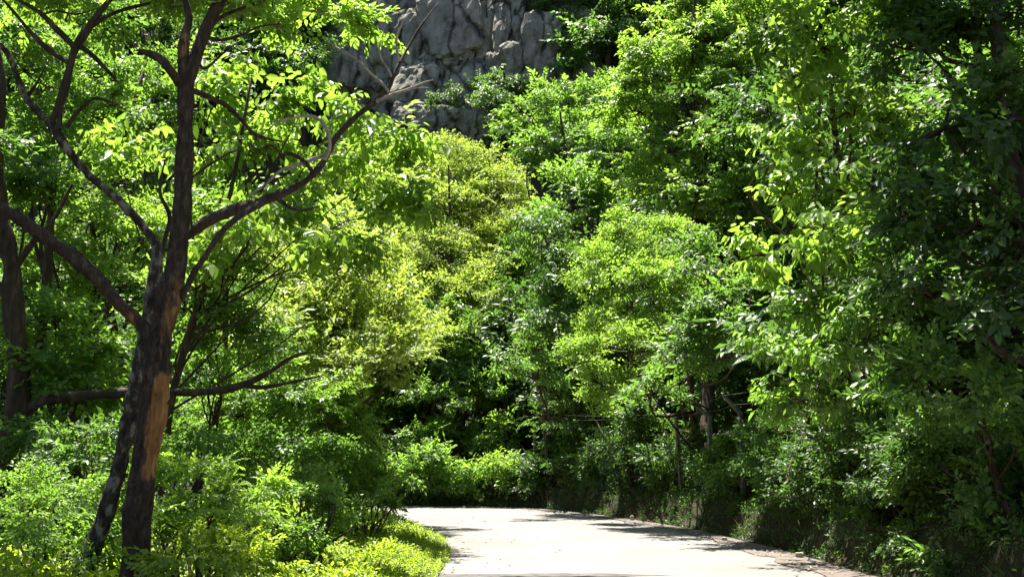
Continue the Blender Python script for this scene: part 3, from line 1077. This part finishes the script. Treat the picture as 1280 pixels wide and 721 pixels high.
tree('feathery_tree', 'pale olive tree with very fine feathery foliage above the road end', 'tree', *W(540, 600, 52)[:2], 0.16,
     [B(520, 206, 52.5, 60, 36), B(580, 212, 52.4, 54, 36), B(628, 250, 51.8, 34, 40), B(560, 270, 51.4, 74, 46), B(608, 320, 50.6, 44, 46), B(520, 330, 50.4, 70, 50), B(560, 380, 49.6, 64, 50), B(600, 400, 49.3, 40, 46), B(640, 300, 50.9, 26, 34), B(560, 440, 48.6, 56, 34), B(500, 420, 48.9, 50, 40)],
     0.15, 'fine', 3.0, M_OLIVE, 42)
tree('plumed_tree', 'olive tree with soft plumes of tiny leaves between the golden tree and the broad leaves', 'tree', *W(420, 620, 31)[:2], 0.11,
     [B(450, 310, 29, 50, 40), B(430, 240, 30, 50, 40), B(490, 300, 30, 44, 40), B(480, 370, 29, 50, 44), B(500, 250, 31, 44, 36), B(400, 300, 29, 44, 40), B(505, 420, 29, 36, 36), B(470, 200, 31, 40, 30)],
     0.10, 'fine', 3.0, M_OLIVE, 48)
tree('golden_tree', 'yellow green small leaved tree filling the middle left above the shrubs', 'tree', *W(430, 620, 23)[:2], 0.13,
     [B(440, 340, 23, 60, 50, 1.7), B(420, 410, 22.5, 70, 50, 1.7), B(480, 400, 23, 56, 48, 1.7), B(360, 350, 23, 60, 50, 1.7), B(500, 450, 23, 40, 40, 1.7), B(440, 470, 22.5, 60, 30, 1.7), B(350, 420, 22, 56, 46, 1.7), B(400, 290, 23.5, 56, 36, 1.7)],
     0.095, 'pinnate', 2.6, M_OLIVE, 43)
tree('arching_tree', 'mid green tree in front of the golden one, right of the peeling trunk', 'tree', *W(225, 640, 19.5)[:2], 0.08,
     [B(290, 350, 18, 56, 40), B(260, 410, 18, 50, 44), B(310, 430, 18.5, 64, 40), B(250, 470, 19.5, 40, 40), B(370, 500, 20.5, 70, 34), B(300, 520, 20.5, 80, 40), B(410, 530, 21, 50, 36), B(280, 270, 18.5, 50, 40)],
     0.085, 'pinnate', 2.4, M_MID, 44)
tree('bright_tree', 'bright light green tree seen between the forked limbs at left', 'tree', *W(100, 620, 21)[:2], 0.14,
     [B(110, 300, 21, 60, 50), B(140, 360, 21, 60, 50), B(70, 340, 21, 50, 40), B(165, 290, 21.5, 40, 40), B(120, 240, 21.5, 70, 36), B(50, 250, 21, 40, 40)],
     0.10, 'fine', 3.0, M_LIME, 45)
tree('shady_tree', 'blue green tree with glossy leaves at the left edge of the wood', 'tree', *W(30, 620, 19.5)[:2], 0.12,
     [B(30, 170, 19, 60, 50), B(80, 200, 19, 56, 40), B(20, 230, 18.6, 50, 40), B(70, 410, 19, 60, 40), B(120, 440, 19, 50, 40), B(60, 470, 19, 60, 36), B(0, 400, 20, 50, 60), B(130, 150, 20, 50, 36), B(100, 500, 20, 80, 40)],
     0.13, 'pinnate', 2.2, M_MID, 46, near_leaf=True)
tree('tall_rear_tree', 'tall deep green tree rising behind the bare limbs at upper left', 'tree', *W(170, 600, 25)[:2], 0.18,
     [B(180, 150, 25, 60, 50), B(210, 230, 25, 50, 60), B(150, 100, 25.5, 60, 40), B(230, 100, 25, 40, 46), B(60, 90, 26, 70, 50), B(190, 320, 25, 50, 60), B(230, 390, 25, 50, 60), B(100, 170, 26, 70, 60)],
     0.14, 'pinnate', 2.4, M_MID, 47)

# ------------------------------------------------------------------ trees beyond the bend
tree('layered_tree', 'fresh green layered tree below the cliff beyond the road bend', 'tree', *W(690, 600, 44)[:2], 0.20,
     [B(660, 150, 43, 46, 28), B(710, 130, 43, 50, 30), B(760, 130, 42, 50, 34), B(662, 190, 43, 30, 26), B(700, 190, 42, 60, 34), B(770, 200, 41, 50, 40), B(720, 250, 41, 50, 40), B(690, 300, 41, 40, 46)],
     0.165, 'pinnate', 2.6, M_MID, 51)
tree('bluish_tree', 'bluish green tree with dark gaps in the middle of the view', 'tree', *RB(690, 1.6), 0.14,
     [B(680, 290, 37, 40, 40), B(695, 350, 37, 36, 40), B(690, 380, 37, 30, 34), B(664, 424, 36.5, 32, 28), B(690, 420, 36.5, 40, 30), B(632, 462, 36, 32, 24), B(672, 464, 36, 36, 26)],
     0.17, 'broad', 2.2, M_DEEP, 52)
tree('drooping_tree', 'pale leaved tree drooping beyond the bend of the road', 'tree', *W(530, 600, 47)[:2], 0.12,
     [B(570, 480, 47.6, 44, 22), B(536, 500, 47.4, 40, 20), B(604, 500, 47.4, 36, 20), B(560, 440, 48, 44, 24), B(610, 450, 48, 36, 24)],
     0.16, 'pinnate', 2.2, M_MID, 53)
for px, d, r, top, lab in ((556, 44.0, 0.13, 470, 'bare reddish trunk behind the bend, left of a pair'), (588, 44.4, 0.12, 470, 'bare reddish trunk behind the bend, right of a pair'), (634, 44, 0.13, 480, 'dark upright trunk where the road goes out of sight')):
    p = W(px, 600, d)
    tree('slender_tree', lab, 'tree', p[0], p[1], r, [B(px - 10, top + 20, d + 6.2, 30, 24), B(px + 14, top - 10, d + 6.4, 30, 26), B(px, top - 40, d + 6.6, 28, 26)], 0.17, 'pinnate', 1.7, M_MID, 200 + px, split=0.6)

# ------------------------------------------------------------------ trees of the right side
tree('yellowing_tree', 'small yellow green tree on the bank in the middle right', 'tree', *RB(800, 2.2), 0.13,
     [B(780, 296, 30, 46, 30), B(830, 310, 30, 44, 30), B(760, 340, 29.5, 44, 34), B(810, 360, 29.5, 50, 36), B(770, 400, 29, 48, 36), B(740, 450, 29, 40, 36), B(800, 440, 29, 46, 36), B(850, 370, 29, 40, 40), B(760, 490, 29, 44, 28)],
     0.10, 'fine', 3.0, M_LIME, 61)
tree('leafy_tree', 'medium green tree half shaded between the small yellow one and the vines', 'tree', *RB(880, 2.4), 0.13,
     [B(880, 420, 25, 46, 40), B(850, 440, 25, 50, 34), B(905, 446, 24.5, 46, 34), B(815, 490, 25, 36, 26), B(910, 380, 24.5, 40, 40), B(880, 330, 25.5, 40, 40), B(720, 520, 31, 50, 30), B(790, 530, 28, 46, 24)],
     0.12, 'pinnate', 2.4, M_DEEP, 62)
tree('tall_sunlit_tree', 'tall sunlit tree arching over the right of the road', 'tree', *W(880, 560, 33)[:2], 0.20,
     [B(870, 10, 32.0, 50, 40), B(850, 30, 31.5, 40, 34), B(815, 70, 31.5, 36, 30), B(880, 50, 31.0, 46, 40), B(920, 100, 31.0, 46, 40), B(780, 120, 32.0, 34, 26), B(940, 160, 31.0, 46, 40), B(850, 60, 32.0, 46, 34), B(820, 96, 32.0, 44, 30), B(900, 80, 31.5, 50, 40), B(860, 130, 31.5, 56, 34), B(800, 140, 32.0, 44, 30), B(840, 190, 32.0, 56, 34), B(900, 180, 31.0, 50, 40), B(870, 250, 31.5, 50, 34), B(920, 20, 31.0, 50, 40), B(960, 40, 30.5, 50, 44), B(820, 240, 33.0, 40, 24), B(930, 250, 31.0, 44, 44), B(980, -20, 31.0, 60, 40), B(890, -40, 32.0, 56, 30)],
     0.15, 'pinnate', 2.6, M_LIME, 63, droop=0.1)
tree('hanging_tree', 'near tree with big sunlit leaves hanging at the right', 'tree', *RB(1060, 2.6), 0.15,
     [B(985, 100, 16, 44, 44), B(1030, 60, 16, 46, 44), B(1060, 140, 15.6, 54, 40), B(1000, 180, 15.6, 54, 40), B(1060, 230, 15.3, 54, 44), B(980, 250, 15.8, 44, 34), B(1030, 310, 15.2, 54, 40), B(960, 320, 16, 40, 40), B(1090, 30, 15.5, 50, 50), B(1110, 180, 15.3, 40, 50), B(1090, 300, 15, 44, 40), B(1000, 10, 16.4, 50, 40)],
     0.18, 'broad', 2.1, M_LIME, 64, near_leaf=True, parts=290, view=(930, 1180, 575), droop=0.15, spread=0.3)
tree('vine_covered_tree', 'vine smothered low tree with bright leaf tips over the bank', 'tree', *RB(1010, 2.0), 0.045,
     [B(1000, 390, 16, 50, 36), B(1050, 380, 15.4, 50, 40), B(980, 440, 16, 50, 36), B(1040, 450, 15.4, 50, 40), B(1100, 400, 14.8, 50, 44), B(1000, 500, 16, 56, 36), B(1070, 510, 15, 50, 40), B(975, 505, 17, 34, 30)],
     0.11, 'broad', 2.2, M_MID, 65, near_leaf=True, parts=120, view=(930, 1160, 575))
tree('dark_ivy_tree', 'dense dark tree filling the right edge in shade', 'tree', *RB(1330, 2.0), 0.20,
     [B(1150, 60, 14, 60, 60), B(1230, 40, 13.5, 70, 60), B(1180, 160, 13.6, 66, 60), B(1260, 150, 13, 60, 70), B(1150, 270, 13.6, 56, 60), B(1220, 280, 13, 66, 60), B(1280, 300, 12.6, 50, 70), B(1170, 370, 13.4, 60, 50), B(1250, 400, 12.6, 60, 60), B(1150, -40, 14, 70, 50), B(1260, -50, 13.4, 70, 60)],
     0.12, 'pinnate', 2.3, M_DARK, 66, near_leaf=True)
tree('bank_tree', 'leafy sapling with pale speckled tips low at the right edge', 'tree', *RB(1260, 1.0), 0.07,
     [B(1150, 480, 13.4, 56, 44), B(1220, 500, 12.8, 60, 50), B(1270, 560, 12.3, 40, 60), B(1180, 560, 12.9, 50, 44), B(1230, 610, 12.4, 50, 44), B(1160, 630, 12.9, 44, 36), B(1210, 680, 12.4, 50, 40), B(1265, 690, 12, 40, 50)],
     0.10, 'pinnate', 2.1, M_DEEP, 67, near_leaf=True)
tree('added_shade_tree', 'unseen tall tree added above the bank to shade the right edge', 'tree', 9.8, 18.0, 0.24,  # crown out of view, lobes placed to keep sun off the right edge
     [((5.2, 16.4, 9.9), (1.8, 1.6, 1.1)), ((6.6, 17.0, 10.6), (2.0, 1.8, 1.3)), ((4.8, 15.0, 9.1), (1.4, 1.4, 0.9)), ((6.0, 14.6, 9.0), (1.8, 1.6, 1.0)), ((8.6, 16.6, 10.0), (2.2, 2.0, 1.6)), ((10.8, 17.0, 6.8), (2.2, 2.2, 1.8)), ((9.6, 18.6, 7.4), (1.8, 1.8, 1.8)), ((11.4, 21.5, 7.8), (2.2, 2.2, 2.0)), ((7.4, 15.0, 9.0), (1.7, 1.7, 1.0))],
     0.18, 'pinnate', 2.4, M_DEEP, 68)
# a row of tall trees farther up the slope closes the view behind the roadside foliage
g1 = np.random.default_rng(88)
for q, (px, off, hh) in enumerate(((1200, 3.2, 7), (1270, 3.4, 7), (1240, 5.0, 9), (1130, 6.0, 9.5), (1050, 4.5, 9), (990, 6.0, 10), (930, 4.2, 9), (890, 6.5, 7.5), (840, 4.5, 6), (790, 5.5, 6), (740, 5.5, 6))):
    x, y = RB(px, off)
    z = h1(x, y)
    bl = [((x + g1.normal(0, 1.0), y + g1.normal(0, 1.0), z + hh * f), (1.9 * a, 1.9 * a, 1.5 * a)) for f, a in ((0.95, 0.75), (0.8, 1.0), (0.72, 1.1), (0.55, 1.15), (0.48, 1.1), (0.33, 1.1), (0.25, 1.0), (0.12, 0.8))]
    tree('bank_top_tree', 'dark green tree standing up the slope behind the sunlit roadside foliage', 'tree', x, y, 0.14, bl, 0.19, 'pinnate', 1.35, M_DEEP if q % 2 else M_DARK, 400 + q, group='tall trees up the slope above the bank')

# ------------------------------------------------------------------ shrubs
SHRUBS = [
    # px, d, blobs, L, kind, mat, label
    (60, 12.5, [(60, 640, 12.6, 60, 40), (20, 690, 12, 50, 44), (100, 690, 12, 56, 44), (110, 620, 13, 40, 30), (40, 610, 13.4, 50, 30)], 0.065, M_MID, 'leafy shrub at the bottom left corner beside the leaning trunk'),
    (240, 12, [(240, 610, 12.6, 50, 36), (290, 640, 12.3, 46, 36), (220, 660, 11.8, 50, 40), (200, 590, 13, 40, 26), (330, 620, 13, 36, 26)], 0.062, M_LIME, 'sunlit round shrub just right of the peeling trunk'),
    (270, 10.6, [(230, 700, 10.8, 50, 30), (290, 695, 10.8, 50, 34), (330, 710, 10.8, 36, 26)], 0.06, M_VERGE, 'low lime green bush at the foot of the peeling tree'),
    (380, 15.5, [(370, 640, 15, 40, 34), (410, 620, 15.6, 40, 36), (350, 610, 15.6, 40, 30), (365, 685, 14.4, 40, 30), (415, 655, 16, 32, 30)], 0.07, M_MID, 'dark glossy bush between the round shrub and the verge'),
    (450, 21, [(440, 600, 21, 36, 34), (470, 620, 21, 34, 30), (420, 570, 21.5, 40, 34), (415, 655, 19.5, 34, 22), (450, 565, 22.5, 34, 32), (472, 605, 24, 22, 28), (430, 540, 22, 40, 34)], 0.085, M_MID, 'tall bush at the inner corner of the road'),
    (160, 16, [(150, 560, 16, 60, 34), (100, 570, 16.4, 56, 34), (220, 560, 16, 50, 30), (60, 560, 17, 50, 40)], 0.10, M_DEEP, 'shaded thicket behind the two foreground trunks'),
    (330, 18.5, [(300, 570, 18.5, 50, 34), (360, 560, 19, 50, 30), (400, 580, 19, 40, 30)], 0.09, M_DEEP, 'dim undergrowth bush below the long level bough'),
    (520, 43.5, [(520, 590, 42.4, 34, 26), (545, 582, 42.6, 26, 30), (500, 600, 43, 26, 22), (530, 550, 44.5, 34, 26), (556, 606, 43, 18, 18)], 0.16, M_MID, 'green bush at the far edge of the bend, leftmost'),
    (575, 44, [(572, 595, 42.4, 18, 26), (566, 555, 45, 30, 28), (604, 560, 45, 30, 28), (592, 606, 42.4, 20, 18)], 0.16, M_MID, 'bush between the pair of reddish trunks'),
    (615, 43, [(612, 596, 42.3, 24, 26), (628, 578, 42.4, 22, 26), (640, 596, 42.0, 18, 26), (620, 545, 44.5, 26, 24)], 0.16, M_LIME, 'brightest bush at the end of the road'),
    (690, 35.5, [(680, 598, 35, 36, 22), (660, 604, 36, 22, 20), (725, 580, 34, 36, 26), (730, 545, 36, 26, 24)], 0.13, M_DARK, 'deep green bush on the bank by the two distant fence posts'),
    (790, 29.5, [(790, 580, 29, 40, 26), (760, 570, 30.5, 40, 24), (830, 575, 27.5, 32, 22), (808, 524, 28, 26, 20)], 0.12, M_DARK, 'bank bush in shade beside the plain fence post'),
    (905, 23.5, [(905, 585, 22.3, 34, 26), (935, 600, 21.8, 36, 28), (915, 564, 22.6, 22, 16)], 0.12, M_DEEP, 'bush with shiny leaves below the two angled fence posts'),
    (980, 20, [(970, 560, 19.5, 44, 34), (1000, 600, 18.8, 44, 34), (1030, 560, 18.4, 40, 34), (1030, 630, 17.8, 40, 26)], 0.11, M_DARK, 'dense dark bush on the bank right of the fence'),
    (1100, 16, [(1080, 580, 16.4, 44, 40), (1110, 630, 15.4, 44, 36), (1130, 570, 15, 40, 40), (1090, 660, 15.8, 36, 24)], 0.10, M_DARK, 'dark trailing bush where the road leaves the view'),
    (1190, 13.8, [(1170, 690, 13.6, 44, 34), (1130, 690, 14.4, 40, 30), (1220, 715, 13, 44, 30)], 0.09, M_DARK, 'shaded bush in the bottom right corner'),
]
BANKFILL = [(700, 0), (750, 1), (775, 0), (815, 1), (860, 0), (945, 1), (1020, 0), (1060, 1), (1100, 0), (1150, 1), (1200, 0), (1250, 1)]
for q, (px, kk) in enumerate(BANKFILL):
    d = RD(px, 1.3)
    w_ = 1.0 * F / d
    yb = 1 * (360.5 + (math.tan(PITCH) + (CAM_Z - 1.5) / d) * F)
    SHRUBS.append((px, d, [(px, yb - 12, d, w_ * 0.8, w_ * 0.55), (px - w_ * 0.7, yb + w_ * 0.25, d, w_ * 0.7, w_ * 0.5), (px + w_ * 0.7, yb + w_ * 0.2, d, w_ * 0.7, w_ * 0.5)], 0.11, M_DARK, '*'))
UNDER = [(-10, 21), (60, 23.5), (130, 22), (200, 25), (250, 21.5), (330, 24), (390, 26.5), (420, 23), (150, 29), (290, 30), (20, 29), (380, 31)]
for q, (px, d) in enumerate(UNDER):
    SHRUBS.append((px, d, [(px, 560, d, 30 * 22 / d, 34 * 22 / d), (px - 24, 585, d - 0.4, 36 * 22 / d, 26 * 22 / d), (px + 26, 580, d + 0.3, 36 * 22 / d, 28 * 22 / d)], 0.12, M_DEEP if q % 3 else M_MID, None))
for k, (px, d, bl, L, m, lab) in enumerate(SHRUBS):
    if px > 648:
        d = max(d, RD(px, 1.0))
    p = W(px, 620, d)
    shrub('shrub', {None: 'dim green understory shrub deep in the wood at the left', '*': 'dark bush in the tangle that covers the shaded bank'}.get(lab, lab), p[0], p[1], [B(*b) for b in bl], L * (0.85 if d < 17 else 1), 'pinnate' if k % 3 else 'fine', 3.4 if px > 648 else 2.4, m, 300 + k, group={None: 'understory shrubs in the left wood', '*': 'bushes of the tangle on the bank'}.get(lab), near_leaf=d < 15)


# ------------------------------------------------------------------ ground cover
def verge_cover():
    """weeds on the inner verge, thinning out at the road edge"""
    g = np.random.default_rng(5)
    n = 60000
    P = np.stack([g.uniform(-12, -0.6, n), g.uniform(10, 36, n)], -1)
    di = near(P, EI)
    ok = ~inside(P) & (near(P, EO) > di) & (di < 10) & (P[:, 0] / P[:, 1] > -0.46)
    den = np.where(di < 1.8, 0.8, 0.3)
    ok &= g.random(n) < den
    P, di = P[ok], di[ok]
    z = height(P)
    pos = np.column_stack([P, z])
    lump = fbm(np.column_stack([P * 1.1, P[:, :1] * 0]), 3)
    s = 0.055 * g.uniform(0.6, 1.5, len(P)) * (0.55 + 0.75 * sm(0, 0.9, di)) * (1 + 0.55 * lump) * (1 + 0.5 * sm(1.5, 3.5, di))
    fwd = g.normal(0, 0.42, (len(P), 3)) + np.array((0.1, 0, 1.0))
    up = g.normal(0, 1, (len(P), 3))
    fr = expand('weed', pos, fwd, up, s, g)
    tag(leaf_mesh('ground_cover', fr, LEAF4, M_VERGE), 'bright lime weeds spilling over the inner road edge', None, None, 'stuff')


def bank_cover():
    g = np.random.default_rng(6)
    n = 60000
    P = np.stack([g.uniform(-9, 10, n), g.uniform(8, 47, n)], -1)
    do = near(P, EO)
    ok = ~inside(P) & (near(P, EI) > do) & (do > 0.32) & (do < 5) & (P[:, 0] / P[:, 1] < 0.75)
    ok &= g.random(n) < np.where(do < 1.0, 0.85, 0.42)
    P, do = P[ok], do[ok]
    pos = np.column_stack([P, height(P)])
    e = EO[np.argmin(((P[:, None] - EO[None, ::4]) ** 2).sum(-1), 1) * 4]
    tow = norm(np.column_stack([e - P, np.zeros(len(P))]))
    s = 0.095 * g.uniform(0.5, 1.5, len(P)) * (0.7 + 0.5 * sm(0.5, 1.2, do))
    fwd = tow * 0.6 + g.normal(0, 0.4, (len(P), 3)) + np.array((0, 0, 0.25))
    fr = expand('weed', pos, fwd, g.normal(0, 1, (len(P), 3)), s, g)
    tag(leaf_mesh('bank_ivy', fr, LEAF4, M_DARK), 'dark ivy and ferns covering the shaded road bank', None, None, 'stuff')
    # dry blades and roots hanging on the foot of the bank
    n = 3400
    k = g.integers(32, 320, n)
    nrm = norm(EO[k] - EI[k])
    q = EO[k] + nrm * g.uniform(0.3, 0.85, n)[:, None] + g.normal(0, 0.05, (n, 2))
    clump = fbm(np.column_stack([q * 0.9, np.zeros(n)]), 3) > -0.1
    q, nrm = q[clump], nrm[clump]
    m = len(q)
    pos = np.column_stack([q, height(q)])
    x = norm(np.column_stack([-nrm * g.uniform(0, 0.7, (m, 1)), g.uniform(0.2, 1.0, m) * np.where(g.random(m) < 0.35, -1, 1)]) + g.normal(0, 0.25, (m, 3)))
    z = norm(np.cross(x, g.normal(0, 1, (m, 3))))
    fr = (pos, x, np.cross(z, x), z, g.uniform(0.15, 0.5, m))
    shp = (np.array([(0, -0.018, 0), (0, 0.018, 0), (0.55, 0.014, 0.06), (0.55, -0.014, 0.06), (1, 0, -0.1)]), np.array([(0, 1, 2), (0, 2, 3), (3, 2, 4)]))
    tag(leaf_mesh('dry_grass', fr, shp, M_DRY), 'dry grass and thin roots along the foot of the bank', None, None, 'stuff')


verge_cover()
bank_cover()


# ------------------------------------------------------------------ fence on the bank
def fence():
    spec = [(668, 34.5, 530, 655, 519), (683, 33.2, 531, 670, 517), (845, 25.6, 520, None, None), (887, 22.6, 521, 867, 504), (925, 20.8, 516, 904, 494), (1010, 18.2, 500, 985, 474)]
    p0 = W(850, 600, RD(850, 0.95))
    base = np.array((p0[0], p0[1], h1(p0[0], p0[1])))
    t = thing('fence', 'old wire fence of concrete posts with angled tops on the bank', 'fence', base)
    elbows, tips = [], []
    for px, d, ey, ax, ay in spec:
        d = RD(px, 0.95)
        e = W(px, ey, d)
        gz = h1(e[0], e[1]) - 0.3
        b = Bag()
        w = 0.045
        ln = e[2] - gz
        tw = g0.normal(0, 0.02)
        b.tube([(e[0] + tw * ln, e[1], gz), (e[0] + tw * ln * 0.5, e[1], gz + ln * 0.5), e], (w * 1.35, w * 1.3, w * 1.2), 4, 7)
        elbows.append(e)
        if ax:
            a = W(ax, ay, d - 0.1)
            b.tube([e - (a - e) * 0.08, (a + e) / 2, a], (w * 1.15, w * 1.0, w * 0.8), 4, 5)
            tips.append(a)
        else:
            tips.append(e + np.array((-0.1, 0, 0.05)))
        b.build('post', M_POST, t, False, base)
    for f in (0.45, 1.0):
        b = Bag()
        for k in range(len(spec) - 1):
            p = elbows[k] * (1 - f) + tips[k] * f
            q = elbows[k + 1] * (1 - f) + tips[k + 1] * f
            m = (p + q) / 2 - np.array((0, 0, 0.06))
            b.tube([p, m, q], (0.004, 0.004, 0.004), 4, 8)
        b.build('wire', M_WIRE, t, True, base)


fence()


def stones():
    g = np.random.default_rng(4)
    for k, (px, py, s, lab) in enumerate(((790, 650, 0.055, 'small pale stone standing on the outer road edge'), (905, 676, 0.06, 'little stone on the sandy shoulder below the shaded bushes'), (1000, 697, 0.07, 'stone on the shoulder nearest the bottom right corner'))):
        x, y = G(px, py)
        v, f = rock_mesh('stone', s, s * 0.8, s * (1.5 if k == 0 else 0.6), 40 + k, 6, 3)
        o = link_mesh('stone', v, f, M_STONE, None, True)
        o.location = (x, y, 0.03 + s * 0.4)
        tag(o, lab, 'stone')
    # loose grit on the shoulder
    b = Bag()
    for k in range(500):
        i = int(g.integers(48, 300))
        q = EO[i] + cen[i] * g.uniform(0.1, shw[i] * 1.25)
        if q[1] < 11:
            continue
        s = g.uniform(0.008, 0.03)
        v = np.array([(-1, -1, 0), (1, -1, 0), (1, 1, 0), (-1, 1, 0), (0.2, 0.1, 1.1)]) * s * g.uniform(0.6, 1.2, 3) + np.array((q[0], q[1], 0.02))
        b.raw(v, [(0, 1, 4), (1, 2, 4), (2, 3, 4), (3, 0, 4)])
    o = b.build('gravel', M_STONE, None, False)
    tag(o, 'loose grit scattered along the outer edge of the road', None, None, 'stuff')


stones()


def litter():
    """fallen leaves blown to the road edges"""
    g = np.random.default_rng(12)
    n = 600
    e = g.random(n) < 0.25
    k = g.integers(60, 330, n)
    t_ = np.where(e, 0.04 + 0.25 * g.random(n) ** 2, 1 - 0.35 * g.random(n) ** 2.5)
    q = EO[k] * (1 - t_[:, None]) + EI[k] * t_[:, None] + g.normal(0, 0.1, (n, 2))
    x = norm(np.column_stack([g.normal(0, 1, (n, 2)), g.normal(0, 0.12, n)]))
    z = norm(np.array((0, 0, 1.0)) + g.normal(0, 0.3, (n, 3)))
    z = norm(z - x * (x * z).sum(-1, keepdims=True))
    fr = (np.column_stack([q, np.full(n, 0.035)]), x, np.cross(z, x), z, g.uniform(0.03, 0.085, n))
    tag(leaf_mesh('leaf_litter', fr, LEAF6, M_DRY), 'brown fallen leaves scattered near the road edges', None, None, 'stuff')


litter()
